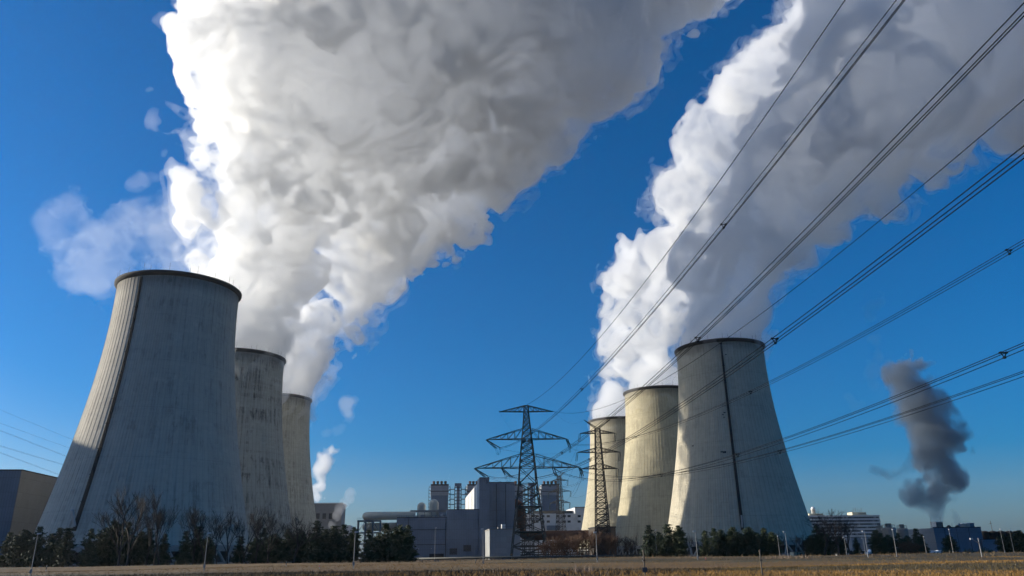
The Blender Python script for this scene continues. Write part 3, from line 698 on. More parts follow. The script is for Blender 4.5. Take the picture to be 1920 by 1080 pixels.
# ------------------------------------------------------------------ lattice pylons
def lattice(mb, levels, wbar):
    "levels: (z, half width); four corner legs and X bracing between levels"
    C = lambda z, h_: [V3((sx*h_, sy*h_, z)) for sx, sy in ((-1, -1), (1, -1), (1, 1), (-1, 1))]
    for (z0, h0), (z1, h1) in zip(levels, levels[1:]):
        a, b = C(z0, h0), C(z1, h1)
        for k in range(4):
            mb.bar(a[k], b[k], wbar*1.5); j = (k+1) % 4
            mb.bar(a[k], b[j], wbar); mb.bar(a[j], b[k], wbar); mb.bar(b[k], b[j], wbar)
def arm(mb, z, half, hb, rise, wbar, n=4):
    "tapered truss crossarm: flat lower chord, sloping upper chord"
    for s in (-1, 1):
        tip = V3((s*half, 0, z)); lo = [V3((s*hb, -hb, z)), V3((s*hb, hb, z))]; hi = [V3((s*hb, -hb, z+rise)), V3((s*hb, hb, z+rise))]
        for k in (0, 1):
            mb.bar(lo[k], tip, wbar*1.25); mb.bar(hi[k], tip, wbar*1.1)
            prev = hi[k]
            for i in range(1, n+1):
                f = i/(n+1); q = lo[k].lerp(tip, f); u_ = hi[k].lerp(tip, f)
                mb.bar(prev, q, wbar*.7); mb.bar(q, u_, wbar*.7); prev = u_
        for i in range(0, n+1):
            f = i/(n+1); f2 = min(1, (i+1)/(n+1)); mb.bar(lo[0].lerp(tip, f), lo[1].lerp(tip, f2), wbar*.6); mb.bar(lo[0].lerp(tip, f), lo[1].lerp(tip, f), wbar*.6)
def insulator_me(d, n=2):
    mb = MB(); d = V3(d); side = V3((0, 0, 1)).cross(d).normalized() if abs(d.normalized().z) < .95 else V3((1, 0, 0))
    for k in range(n):
        o = side*(k-(n-1)/2)*.7
        prof = []; m_ = int(d.length/.28)
        pts = [o+d*(i/(m_*2)) for i in range(m_*2+1)]; rs = [.2 if i % 2 else .09 for i in range(m_*2+1)]
        mb.tube(pts, rs, 6)
    return mb
def pylon(label, x, y, rz, H, levels, arms, wb, horn=None, steel='steel'):
    t = empty('lattice_pylon', (x, y, 0), rz, label, 'pylon', 'lattice pylons of the power line')
    mb = MB(); lattice(mb, levels, wb); mb.build('tower_body', M[steel], t)
    for z, half, rise in arms:
        hb = np.interp(z, [l[0] for l in levels], [l[1] for l in levels]); mb = MB(); arm(mb, z, half, hb, rise, wb*.9); mb.build('crossarm', M[steel], t)
    if horn:
        hz, hw, hh = horn; mb = MB(); hb = levels[-1][1]
        for s in (-1, 1):
            tip = V3((s*hw, 0, hz+hh))
            for p in ((s*hb, -hb, hz), (s*hb, hb, hz), (-s*hb*.2, 0, hz+.2)): mb.bar(p, tip, wb)
            for i in range(1, 5): f = i/5; mb.bar(V3((s*hb, -hb, hz)).lerp(tip, f), V3((s*hb, hb, hz)).lerp(tip, f), wb*.6); mb.bar(V3((s*hb, -hb, hz)).lerp(tip, f), V3((-s*hb*.2, 0, hz+.2)).lerp(tip, f-.1), wb*.6)
        mb.build('earthwire_horn', M[steel], t)
    return t
RZ1 = .05
pY = 300.; pz = lambda py: at(987, py, pY).z
zt1, zm1, zl1 = pz(772), pz(823.5), pz(877)
mpp = (at(1037, 772, pY)-at(935, 772, pY)).length/102
lv1 = [(0, 32*mpp), (5, 29.5*mpp), (10, 26.6*mpp), (14.5, 24*mpp), (19, 21.4*mpp), (23.5, 18.6*mpp), (27.5, 16.4*mpp), (zl1, 14.2*mpp), (zl1+2.6, 13*mpp), (zl1+5.1, 11.9*mpp), (zl1+7.5, 10.7*mpp), (zl1+9.7, 9.7*mpp), (zm1, 9*mpp), (zm1+2.4, 7.8*mpp), (zm1+4.6, 6.8*mpp), (zm1+6.6, 5.9*mpp), (zm1+8.5, 5.1*mpp), (zt1, 4.4*mpp), (zt1+2.4, 3.9*mpp)]
P1 = pylon('tallest looking lattice pylon with three wide crossarms in front of the grey hall', 4.9, pY, RZ1, zt1+2.4, lv1, [(zt1, 51*mpp, 2.3), (zm1, 74.5*mpp, 3.9), (zl1, 96*mpp, 4.9)], .19)
pt = bpy.data.objects
# landing rails on the pylon foot
mb = MB()
for z, h_ in ((lv1[2][0], lv1[2][1]), (lv1[4][0], lv1[4][1])):
    for s in (-1, 1): mb.bar((-h_, s*h_, z), (h_, s*h_, z), .35)
mb.build('horizontal_brace', M['steel'], P1)
p2Y = 392.; x2 = at(1125, 900, p2Y).x
z2 = lambda py: at(1122, py, p2Y).z
m2 = (at(1154, 812, p2Y)-at(1087, 812, p2Y)).length/67
lv2 = [(0, 4.2), (6, 3.7), (12, 3.2)]+[(z, np.interp(z, [12, z2(879), z2(803)], [3.2, 1.9, 1.15])) for z in np.arange(15, z2(803)-1, 2.7)]+[(z2(803), 1.15)]
P2 = pylon('slimmer lattice pylon with a V shaped top before the far right tower', x2, p2Y, .06, z2(788), lv2, [(z2(812.5), 33.5*m2, 1.6), (z2(848), 40*m2, 2.), (z2(879), 34*m2, 2.)], .2, (z2(803), 25*m2, z2(787)-z2(803)), 'dark_steel')
p3Y = 655.; x3 = at(1049.5, 930, p3Y).x
z3 = lambda py: at(1049, py, p3Y).z
m3 = at(1066, 901, p3Y).x-at(1049, 901, p3Y).x
lv3 = [(z, np.interp(z, [0, 30, z3(893)], [4.6, 2.6, 1.3])) for z in np.arange(0, z3(893)-1, 3.4)]+[(z3(893), 1.3)]
P3 = pylon('distant lattice pylon with a V shaped top between the big pylon and the right towers', x3, p3Y, -.5, z3(885), lv3, [(z3(901.5), m3*1.05, 1.6), (z3(922), m3*1.35, 2.), (z3(943), m3*1.2, 2.)], .2, (z3(893), m3*.75, z3(885)-z3(893)), 'dark_steel')

# ------------------------------------------------------------------ conductors
WIRES = {
'A': ([-5.96, 300.0, 55.73], [35.95, -38.43, 52.45], 16.65), 'D': ([15.45, 300.0, 55.2], [48.33, -33.63, 42.99], 15.29),
'B': ([-5.46, 300.0, 41.2], [36.58, -39.47, 45.66], 11.06), 'F': ([21.46, 300.0, 42.24], [61.45, -32.58, 38.76], 12.34),
'C': ([-10.25, 300.0, 30.58], [37.89, -40.47, 39.61], 13.31), 'E': ([-3.71, 300.0, 31.08], [34.77, -38.81, 27.91], 11.45),
'G': ([17.77, 300.0, 31.57], [48.02, -33.25, 23.3], 11.44), 'H': ([25.97, 300.0, 31.85], [58.22, -31.58, 24.09], 10.85)}
SPACERS = {'B': [.665, .448, .25], 'C': [.64, .415, .2], 'E': [.694, .46, .25], 'F': [.691, .503, .28], 'G': [.72, .543, .3], 'H': [.526, .32, .74]}
WL = {'A': 'thin earth wire from the left tip of the top crossarm, uppermost in the sky', 'D': 'thin single earth wire from the right tip of the top crossarm, crossing the right plume',
'B': 'triple power line from the left end of the middle crossarm, steepest of the triple lines', 'C': 'triple power line from the outer left of the lowest crossarm, grazing the right tower rim',
'E': 'triple power line from the inner left of the lowest crossarm, crossing the tower rim', 'F': 'triple power line from the right of the middle crossarm, below the tower rim',
'G': 'triple power line from the inner right of the lowest crossarm, above the lowest line', 'H': 'lowest triple power line, from the outer right end of the lowest crossarm'}
def sag_pt(a, b, s, t): return V3(a).lerp(V3(b), t)-V3((0, 0, 4*s*t*(1-t)))
for k, (a, b, s) in WIRES.items():
    a, b = V3(a), V3(b); t = empty('overhead_line', tuple(a), 0, WL[k], 'power line', 'lines from the big pylon over the field')
    L_ = b-a; side = V3((L_.y, -L_.x, 0)).normalized()
    ts = np.linspace(0, 1, 61)
    if k in 'AD':
        MB().tube([sag_pt(a, b, s, q)-a for q in ts], .042, 5).build('wire', M['wire'], t)
    else:
        offs3 = (side*-.24+V3((0, 0, .14)), side*.24+V3((0, 0, .14)), V3((0, 0, -.28)))
        for o in offs3: MB().tube([sag_pt(a, b, s, q)-a+o for q in ts], .036, 5).build('wire', M['wire'], t)
        for q in SPACERS[k]:
            c = sag_pt(a, b, s, q)-a; mb = MB()
            for i in range(3): mb.bar(c+offs3[i], c+offs3[(i+1) % 3], .075); mb.box(-.09, .09, -.12, .12, -.07, .07, Matrix.Translation(c+offs3[i]))
            mb.build('spacer', M['wire'], t)
# insulator strings: from the arm tips to where the lines begin
M1 = Matrix.Translation((4.9, pY, 0)) @ Matrix.Rotation(RZ1, 4, 'Z')
def ins_part(parent, Minv, p, q, n=2):
    p, q = Minv @ V3(p), Minv @ V3(q)
    o = insulator_me(q-p, n).build('insulator', M['insul'], parent); o.location = p
M1i = M1.inverted()
tips = {'B': (-74.5, zm1), 'F': (74.5, zm1), 'C': (-96, zl1), 'E': (-47, zl1), 'G': (47, zl1), 'H': (96, zl1)}
jump = []
for k, (u_, z) in tips.items():
    p = M1 @ V3((u_*mpp, 0, z-.1)); q = V3(WIRES[k][0])
    ins_part(P1, M1i, p, q)
    bck = p+V3((1.5 if u_ > 0 else 3.5, 5.5, -2.6)); ins_part(P1, M1i, p, bck)     # the strings of the back span
    mb = MB(); qa, qb = M1i @ q, M1i @ bck
    for o in (-.25, .25): mb.tube([qa.lerp(qb, f)+V3((o, 0, -2.6*4*f*(1-f))) for f in np.linspace(0, 1, 9)], .04, 4)
    mb.build('jumper_loop', M['wire'], P1); jump.append(bck)
def hang(P, Mx, zs, half, d):
    out = []
    for z, h_ in zip(zs, half):
        for s in (-1, 1):
            p = V3((s*h_, 0, z-.1)); dd = V3((-.6, 0, -d)); o = insulator_me(dd, 2).build('insulator', M['insul'], P); o.location = p
            out.append(Mx @ (p+dd))
    return out
M2 = Matrix.Translation((x2, p2Y, 0)) @ Matrix.Rotation(.06, 4, 'Z'); M3 = Matrix.Translation((x3, p3Y, 0)) @ Matrix.Rotation(-.5, 4, 'Z')
h2 = hang(P2, M2, (z2(812.5), z2(848), z2(879)), (33.5*m2, 40*m2, 34*m2), 4.2)
h3 = hang(P3, M3, (z3(901.5), z3(922), z3(943)), (m3*1.05, m3*1.35, m3*1.2), 4.5)
def span(a, b, s, label, r=.045, n=1, grp='slack spans behind the big pylon'):
    a, b = V3(a), V3(b); t = empty('overhead_line', tuple(a), 0, label, 'power line', grp)
    for k in range(n):
        o = V3((0, 0, .0 if k == 0 else -.45)); MB().tube([sag_pt(a, b, s, q)-a+o for q in np.linspace(0, 1, 31)], r, 4).build('wire', M['wire'], t)
g0 = at(1095, 905, 560)
span(jump[0], at(1085, 842, 600), 3, 'slack line from the left of the middle crossarm sagging right behind the big pylon')
span(jump[1], at(1150, 838, 640), 4, 'slack line from the right of the middle crossarm toward the far right tower')
span(jump[2], at(1090, 905, 620), 5, 'slack line from the outer left of the lowest crossarm sagging low behind the pylon')
span(jump[3], at(1092, 900, 600), 4.5, 'slack line from the inner left of the lowest crossarm behind the pylon body')
span(jump[4], h3[1], 2.5, 'slack line from the inner right of the lowest crossarm to the distant pylon')
span(jump[5], h3[3], 2.5, 'slack line from the outer right of the lowest crossarm to the distant pylon')
for (i, j, lab) in ((0, 0, 'line between the left upper arms of the two slim pylons'), (2, 2, 'line between the left middle arms of the two slim pylons'), (4, 4, 'line between the left lower arms of the two slim pylons'),
                    (1, 1, 'line between the right upper arms of the two slim pylons'), (3, 3, 'line between the right middle arms of the two slim pylons'), (5, 5, 'line between the right lower arms of the two slim pylons')):
    span(h2[i], h3[j], 6, lab, .035, 1, 'spans between the slim pylons')
span(M1 @ V3((-51*mpp, 0, zt1)), M3 @ V3((-m3*.7, 0, z3(885))), 5, 'thin earth wire falling from the left tip of the top crossarm to the distant pylon', .022)
span(M1 @ V3((51*mpp, 0, zt1)), M2 @ V3((-25*m2, 0, z2(788))), 3, 'thin earth wire from the right tip of the top crossarm to the V topped pylon', .022)
for k, (y0, x1_, y1_, n) in enumerate(((766, 136, 823, 1), (791, 128, 838, 1), (804, 124, 853.5, 2), (833, 118, 869, 2), (845.5, 111, 888, 2))):
    a = at(0, y0, 420); b = at(x1_, y1_, 520); d = b-a
    span(a-d*1.2, b+d*.55, .6, ('topmost', 'second', 'third', 'fourth', 'lowest')[k]+' of the five faint wires sloping behind the left cooling tower', .04, n, 'wires behind the left cooling tower')

# ------------------------------------------------------------------ trees
def pine_parts(seed, Ht=12.0, full=1.0, lean=0., cone=False):
    r_ = random.Random(seed); tb = MB(); kx = [r_.uniform(-.25, .25) for _ in range(4)]
    tp = [V3((lean*f*f*Ht+.3*math.sin(f*5+seed)*f, .2*math.sin(f*4+seed*2)*f, f*Ht)) for f in np.linspace(0, .97, 9)]
    tb.tube(tp, [.19*(1-f)+.02 for f in np.linspace(0, 1, 9)], 7)
    cv, cf = [], []
    def tuft(c, d, size):
        for _ in range(4):
            a = V3((r_.gauss(0, 1), r_.gauss(0, 1), r_.gauss(0, .7)+.3)).normalized(); b = a.cross(V3((r_.gauss(0, 1), r_.gauss(0, 1), r_.gauss(0, 1)))).normalized()
            o = c+V3((r_.gauss(0, .22), r_.gauss(0, .22), r_.gauss(0, .16)))
            s = size*r_.uniform(.7, 1.3); n = len(cv)
            cv.extend([o-a*s*.5-b*s*.16, o-a*s*.3+b*s*.2, o+a*s*.65]); cf.append((n, n+1, n+2))
    z = Ht*.1
    while z < Ht*.99:
        f = z/Ht; prof = (min(1, (1-f)*2.1)**.8)*(.62+.38*min(1, f*4)); Rm = Ht*.235*full*((1-f)**.85*1.15*min(1., .55+f*3) if cone else prof)+.15
        nb = r_.randint(4, 6) if f < .9 else 3
        ph = r_.uniform(0, 6.28)
        for k in range(nb):
            if r_.random() < .1: continue
            az = ph+k*6.283/nb+r_.uniform(-.35, .35); L_ = Rm*r_.uniform(.6, 1.18)
            base = V3((lean*f*f*Ht, 0, z)); up = r_.uniform(.05, .5)+.5*f
            tip = base+V3((math.cos(az)*L_, math.sin(az)*L_, L_*up*.55))
            tb.tube([base, base.lerp(tip, .5)+V3((0, 0, -.05*L_)), tip], [.05, .035, .015], 4, False)
            nt_ = max(3, int(L_*4.2))
            for i in range(nt_):
                q = .25+.75*(i+r_.random())/nt_; c = base.lerp(tip, q); sp_ = .28+.22*L_*(1-abs(q-.6))
                for _ in range(2): tuft(c+V3((r_.gauss(0, sp_*.55), r_.gauss(0, sp_*.55), r_.gauss(.08, sp_*.3))), None, .74)
        z += (r_.uniform(.6, .95) if cone else r_.uniform(.42, .8))*(Ht/12)
    cb_ = MB(); cb_.v = [tuple(x) for x in cv]; cb_.f = cf
    return tb, cb_
PINES = []
for k, (sd, full, ln, mt) in enumerate(((3, 1.0, .0, 'needles'), (8, 1.2, .02, 'needles'), (15, .85, -.02, 'needles'), (21, 1.1, .03, 'needles_olive'), (33, .95, -.01, 'needles_olive'))):
    tb, cb_ = pine_parts(sd, 12., full, ln, k in (0, 2, 3)); PINES.append((tb.mesh('trunk', M['bark']), cb_.mesh('crown', M[mt])))
def bare_parts(seed, Ht, spread, forks=3, twig='bark_pale', bushy=False):
    r_ = random.Random(seed); tb = MB(); cb_ = MB()
    def grow(p, d, L_, r, lvl, mb):
        pts = [p]; q = p; dd = d
        for i in range(3):
            dd = (dd+V3((r_.gauss(0, .1), r_.gauss(0, .1), .07))).normalized(); q = q+dd*L_/3; pts.append(q)
        mb.tube(pts, [r, r*.88, r*.76, r*.62], 5 if lvl < 2 else 3, False)
        if lvl >= 5: return
        nb = r_.randint(2, 3) if lvl else forks
        for k in range(nb+(1 if lvl >= 2 else 0)):
            f = 1. if k == 0 else r_.uniform(.35, 1.)
            o = pts[0].lerp(pts[-1], f) if k else pts[-1]
            ax = V3((r_.gauss(0, 1), r_.gauss(0, 1), r_.gauss(0, .4))).normalized()
            nd = (dd+ax*spread*(0.5 if k == 0 else 1.25)).normalized(); nd.z = max(nd.z, .05); nd.normalize()
            grow(o, nd, L_*r_.uniform(.6, .82), max(.02, r*(.7 if k == 0 else .56)), lvl+1, cb_)
    if bushy:
        for k in range(7):
            a = r_.uniform(0, 6.28); grow(V3((r_.gauss(0, .5), r_.gauss(0, .5), 0)), V3((math.cos(a)*.4, math.sin(a)*.4, 1)).normalized(), Ht*.34, .06, 1, tb if k == 0 else cb_)
    else: grow(V3((0, 0, 0)), V3((r_.gauss(0, .04), r_.gauss(0, .04), 1)).normalized(), Ht*.34, Ht*.015, 0, tb)
    hi = max(v[2] for v in tb.v+cb_.v); k = Ht/hi
    for b in (tb, cb_): b.v = [(x*k**.5, y*k**.5, z*k) for x, y, z in b.v]
    return tb.mesh('trunk', M['bark']), cb_.mesh('crown', M[twig])
BARE = [bare_parts(5, 12, .42, 3), bare_parts(9, 12, .36, 3), bare_parts(14, 12, .5, 4), bare_parts(28, 12, .46, 4)]
BIG = bare_parts(41, 12, .62, 5, 'bark')
SHRUB = [bare_parts(61, 6, .55, 3, 'twig_rust', True), bare_parts(66, 6, .6, 3, 'twig_rust', True)]
def plant(name, parts, px, top, Yq, label, cat, group, h0, wide=1., lean=0):
    p = at(px, top, Yq); gz = float(terrain(p.x, Yq)); hh = max(1.5, p.z-gz)
    t = empty(name, (p.x, Yq, gz-.15), random.uniform(0, 6.28), label, cat, group)
    s = hh/h0; t.scale = (s*wide, s*wide, s)
    link('trunk', parts[0], t); link('crown', parts[1], t); return t
ORD = ('first', 'second', 'third', 'fourth', 'fifth', 'sixth', 'seventh', 'eighth', 'ninth', 'tenth', 'eleventh', 'twelfth')
def row(kind, items, where, group, cat='pine tree', name='pine_tree'):
    n = len(items)
    for i, (px, top, Yq, var, wide, note) in enumerate(sorted(items)):
        lab = f'{note} pine, {ORD[i]} from the left of {where}'
        plant(name, PINES[var], px, top, Yq, lab, cat, group, 12., wide*1.1)
G1 = 'pines in front of the left hall and left cooling tower'
row('p', [(20, 998, 232, 0, 1.1, 'broad dark'), (48, 993, 228, 1, 1.1, 'bushy dark'), (76, 988, 226, 0, 1.1, 'tall dark'), (100, 998, 236, 2, 1.2, 'short dark'), (114, 990, 225, 0, 1.1, 'dense dark'), (130, 987, 222, 2, 1.25, 'sharp topped')],
    'the clump before the left hall', G1)
row('p', [(172, 992, 222, 0, 1.0, 'layered dark'), (193, 1000, 228, 3, 1.1, 'olive green'), (215, 977, 230, 1, 1.05, 'tallest bushy'), (243, 979, 226, 0, 1.0, 'tall dark'), (268, 996, 234, 4, 1.0, 'olive brown'), (284, 988, 230, 2, 1.0, 'narrow dark'), (311, 1001, 228, 0, .95, 'short dark')],
    'the clump below the left tower', G1)
row('p', [(350, 996, 224, 0, 1.05, 'layered dark'), (374, 984, 228, 2, 1.15, 'tall dark'), (392, 1006, 232, 1, 1.0, 'low dark'), (452, 1003, 226, 2, 1.1, 'pointed'), (480, 1008, 230, 1, 1.0, 'low bushy'), (497, 990, 234, 0, 1.0, 'tall dark'), (518, 1000, 228, 1, 1.1, 'round dark'), (542, 988, 226, 2, 1.1, 'slender'), (563, 992, 228, 1, 1.1, 'bushy')],
    'the gappy row below the left towers', G1)
row('p', [(595, 977, 222, 0, 1.15, 'tall dark'), (613, 992, 232, 1, 1.1, 'mid sized dark'), (629, 983, 224, 2, 1.2, 'pointed dark'), (645, 984, 226, 0, 1.1, 'dense dark'), (664, 988, 230, 4, .85, 'see through'), (692, 994, 226, 0, 1.1, 'squat dark'), (711, 998, 232, 1, 1.0, 'low dark'), (727, 981, 228, 3, 1.1, 'olive topped'), (750, 984, 226, 1, 1.15, 'wide dark'), (766, 985, 224, 0, 1.15, 'ragged dark')],
    'the dense centre row', 'pines of the dense centre row')
row('p', [(1216, 985, 236, 0, 1.1, 'tall dark'), (1234, 997, 242, 1, 1.0, 'lower dark'), (1252, 980, 238, 2, 1.2, 'tallest dark'), (1271, 985, 235, 4, .95, 'airy')],
    'the clump below the sunlit tower', 'pines in front of the right cooling towers')
row('p', [(1321, 994, 232, 3, 1.0, 'olive green cone shaped'), (1338, 990, 238, 0, 1.1, 'dark layered'), (1352, 993, 240, 1, 1.0, 'dark round'), (1373, 988, 236, 4, 1.15, 'green layered'), (1389, 1000, 242, 0, 1.0, 'low dark'), (1404, 988, 237, 1, 1.1, 'bushy green'), (1421, 1000, 240, 0, 1.0, 'low shaded'), (1431, 989, 238, 3, 1.05, 'bright olive'), (1447, 997, 242, 1, 1.1, 'dark rounded')],
    'the row below the right tower', 'pines in front of the right cooling towers')
row('p', [(1518, 1004, 252, 1, 1.3, 'low dark'), (1530, 985, 256, 0, 1.3, 'tall shaded'), (1545, 998, 260, 1, 1.2, 'round shaded'), (1572, 1004, 262, 1, 1.2, 'low shaded'), (1604, 1008, 266, 0, 1.1, 'small dark')],
    'those under the big bare tree', 'pines on the right side of the plant')
row('p', [(1642, 993, 262, 4, 1.2, 'flat topped olive'), (1664, 1002, 268, 1, 1.1, 'broad dark'), (1683, 999, 266, 0, 1.1, 'dark'), (1699, 1004, 270, 1, 1.0, 'low dark'), (1716, 991, 268, 0, 1.2, 'tall dark'), (1726, 1000, 272, 2, 1.0, 'ragged dark')],
    'the clump before the silos', 'pines on the right side of the plant')
row('p', [(1777, 1003, 268, 1, 1.25, 'lone round dark'), (1878, 1001, 272, 1, 1.3, 'broad dark'), (1894, 998, 276, 0, 1.25, 'tall dark'), (1910, 994, 270, 1, 1.3, 'large dark'), (1928, 998, 274, 0, 1.2, 'dark edge')],
    'those by the blue hall', 'pines on the right side of the plant')
bt = [(243, 918, 2, .9, 'spreading bare tree with a slanting left limb before the left cooling tower'), (260, 908, 0, .8, 'tall bare tree with a thick dark trunk before the left cooling tower'), (291, 922, 1, .45, 'thin bare sapling between the two tall bare trees'),
      (318, 908, 1, .75, 'tall narrow bare tree right of the thin sapling'), (306, 930, 3, .6, 'bare tree with pale twigs crowding the tall narrow one'), (375, 938, 3, .8, 'bare tree behind the pointed pines, first past the gap'),
      (398, 944, 0, .8, 'forked bare tree with upright limbs near the second lamp'), (418, 950, 1, .7, 'bare tree with wiry limbs right of the forked one'), (438, 946, 2, .7, 'bare tree with a Y shaped crown at the edge of the left tower'),
      (464, 948, 0, .7, 'bare tree standing where the left and middle towers meet'), (489, 951, 3, .75, 'bare tree left of the bushy crowned one before the soot streaks'), (511, 949, 2, .95, 'wide bare tree with dense twigs before the soot streaks'), (556, 958, 2, 1.0, 'vase shaped bare tree before the third left tower')]
for px, top, v, wd, lab in bt: plant('bare_tree', BARE[v], px, top, 218+random.uniform(-4, 8), lab, 'bare tree', 'bare trees before the left cooling towers', 12., wd*1.25)
for px, top, v, wd, lab in ((1186, 996, 1, .8, 'slim bare tree at the foot of the sunlit middle tower'), (1289, 996, 3, .7, 'small bare tree right of the airy pine'), (1302, 1003, 0, .7, 'small bare tree behind a lamp before the right tower'), (1456, 994, 2, 1.1, 'small bare tree right of the dark rounded pine'), (1490, 994, 3, 1.1, 'small bare tree above the cream container'), (1506, 1006, 0, .9, 'low bare tree between the container and the big bare tree')):
    plant('bare_tree', BARE[v], px, top, 250, lab, 'bare tree', 'small bare trees before the right towers', 12., wd)
plant('bare_tree', BIG, 1558, 951, 246, 'biggest bare tree, a broad dark crown before the white office block', 'bare tree', None, 12., 1.6)
plant('bare_tree', BARE[2], 1535, 962, 249, 'bare tree forming the left half of the big dark crown', 'bare tree', None, 12., 1.5)
plant('bare_tree', BARE[3], 1582, 966, 250, 'bare tree forming the right half of the big dark crown', 'bare tree', None, 12., 1.5)
sh_ = [(1022, 1012, 'low brown shrub left end of the thicket before the rusty duct'), (1034, 1002, 'brown shrub right of the low one before the rusty duct'), (1048, 1000, 'brown shrub with a dark base before the rusty duct'), (1062, 997, 'rust brown shrub near the middle of the thicket'), (1075, 998, 'dense brown shrub left of the white lamp'),
       (1092, 992, 'tall brown shrub in front of the far right tower'), (1106, 990, 'tallest brown shrub just left of the white lamp'), (1131, 992, 'brown shrub between the white lamp and the dark housing'), (1146, 996, 'brown shrub at the foot of the V topped pylon'), (1183, 1001, 'lone reddish shrub before the sunlit middle tower')]
for i, (px, top, lab) in enumerate(sh_): plant('bare_shrub', SHRUB[i % 2], px, top, 246+(i*7 % 13), lab, 'shrub', 'brown shrubs before the rusty duct', 6., 1.15)
for i, (px, top, lab) in enumerate(((1692, 1012, 'pale brown shrub under the pines left of the blue hall'), (1706, 1010, 'pale brown shrub between pine trunks near the blue hall'), (1718, 1014, 'brown shrub at the right end of the pine clump'))):
    plant('bare_shrub', SHRUB[i % 2], px, top, 258, lab, 'shrub', 'brown shrubs by the blue hall', 6., 1.)
# small green bushes
def bush_mesh(seed):
    r_ = random.Random(seed); mb = MB()
    for _ in range(420):
        c = V3((r_.gauss(0, .6), r_.gauss(0, .6), abs(r_.gauss(.5, .4)))); a = V3((r_.gauss(0, 1), r_.gauss(0, 1), r_.gauss(.4, 1))).normalized(); b = a.orthogonal().normalized(); n = len(mb.v)
        mb.v += [tuple(c-b*.12), tuple(c+b*.12), tuple(c+a*.4)]; mb.f.append((n, n+1, n+2))
    return mb.mesh('green_bush', M['needles_olive'])
bm_ = bush_mesh(4)
for px, Yq, s, lab in ((1776, 240, 1.3, 'small bright green bush left of the slanting lamp'), (1817, 245, 1.2, 'small green bush before the blue hall front'), (1846, 240, 1.3, 'green bush beside the double armed pole'), (1858, 242, .9, 'low green bush right of the double armed pole')):
    p = at(px, 1036, Yq); o = link('green_bush', bm_); o.location = (p.x, Yq, float(terrain(p.x, Yq))); o.scale = (s,)*3; tag(o, lab, 'bush', 'green bushes before the blue hall')

# ------------------------------------------------------------------ lamps and posts
def lamp(px_b, py_b, py_t, label, head=-1, Yq=None):
    # distance from where the foot meets the field
    if Yq is None:
        hz = at(px_b, py_b, 1).z-EYE; Yq = min(235., EYE/max(1e-4, -hz))
    g = at(px_b, py_b, Yq); hgt = at(px_b, py_t, Yq).z; gz = float(terrain(g.x, Yq))
    t = empty('street_lamp', (g.x, Yq, gz), 0, label, 'street lamp', 'street lamps along the field')
    hgt -= gz
    MB().tube([(0, 0, -.3), (0, 0, hgt*.3), (0, 0, hgt-.1)], [.08, .06, .04], 8).build('pole', M['lamp_pole'], t)
    MB().box(-.13, .13, -.14, .05, .5, 1.).build('service_door', M['lamp_pole'], t)
    mb = MB(); x0, x1 = sorted((head*-.08, head*.45)); n0 = len(mb.v)
    mb.add([(x0, -.16, hgt-.1), (x1, -.16, hgt-.02), (x1, .16, hgt-.02), (x0, .16, hgt-.1), (x0, -.12, hgt+.12), (x1, -.1, hgt+.1), (x1, .1, hgt+.1), (x0, .12, hgt+.12)], [(3,2,1,0),(4,5,6,7),(0,1,5,4),(1,2,6,5),(2,3,7,6),(3,0,4,7)])
    mb.build('lamp_head', M['lamp_head'], t); return t
LAMPS = [(57, 1078.6, 1001, 'leaning looking street lamp in front of the far left pines', 1), (382, 1073, 1000, 'street lamp in front of the bare trees before the left tower', 1), (662.5, 1068.9, 998, 'white street lamp before the dense centre pines', 1),
 (815, 1052, 990, 'slim pale pole in front of the low blue grey hall', 1), (906, 1060, 992, 'street lamp before the corner of the pale annex', -1), (1120.3, 1059, 998, 'street lamp with a bright white head before the brown shrubs', -1), (1232, 1047, 994, 'grey lamp pole in front of the tallest dark pine', 1),
 (1309, 1055, 996, 'street lamp between the two right pine rows', -1), (1463, 1047, 1005, 'shorter street lamp left of the cream container', 1), (1478.5, 1049, 997, 'taller street lamp standing by the cream container', -1), (1629, 1049, 996, 'street lamp right of the big bare tree, the taller of a pair', -1),
 (1623, 1040, 1009, 'shorter lamp post of the pair right of the big bare tree', -1), (1682.5, 1046.7, 992.5, 'leaning looking street lamp before the silos', 1), (1787.8, 1038.3, 992.5, 'white headed lamp in front of the blue hall', 1), (1884, 1035.5, 992, 'street lamp with a flat head before the dark tanks', 1), (1902.5, 1039.7, 993.9, 'rightmost street lamp at the edge of the tanks', 1), (1588, 1041, 1008, 'thin lamp pole among the trunks of the big bare tree', -1), (1737, 1036, 1006, 'thin pole at the left corner of the blue hall', 1)]
for a in LAMPS: lamp(*a)
dl = at(1840, 1037.5, 170); t = empty('forked_pole', (dl.x, 170, float(terrain(dl.x, 170))), 0, 'pale pole with one raised side arm before the blue hall', 'pole')
hgt = at(1833, 1009, 170).z; MB().tube([(0, 0, -.3), (0, 0, hgt)], .1, 8).build('pole', M['lamp_pole'], t); MB().tube([(0, 0, hgt*.72), (-1.3, 0, hgt*.93)], .08, 6).build('side_arm', M['lamp_pole'], t); MB().box(-1.75, -1.2, -.15, .15, hgt*.92, hgt*1.0).build('lamp_head', M['lamp_head'], t)
MB().tube([(-.2, 0, hgt*.95), (.25, 0, hgt*.95)], .07, 5).build('bracket', M['lamp_pole'], t)
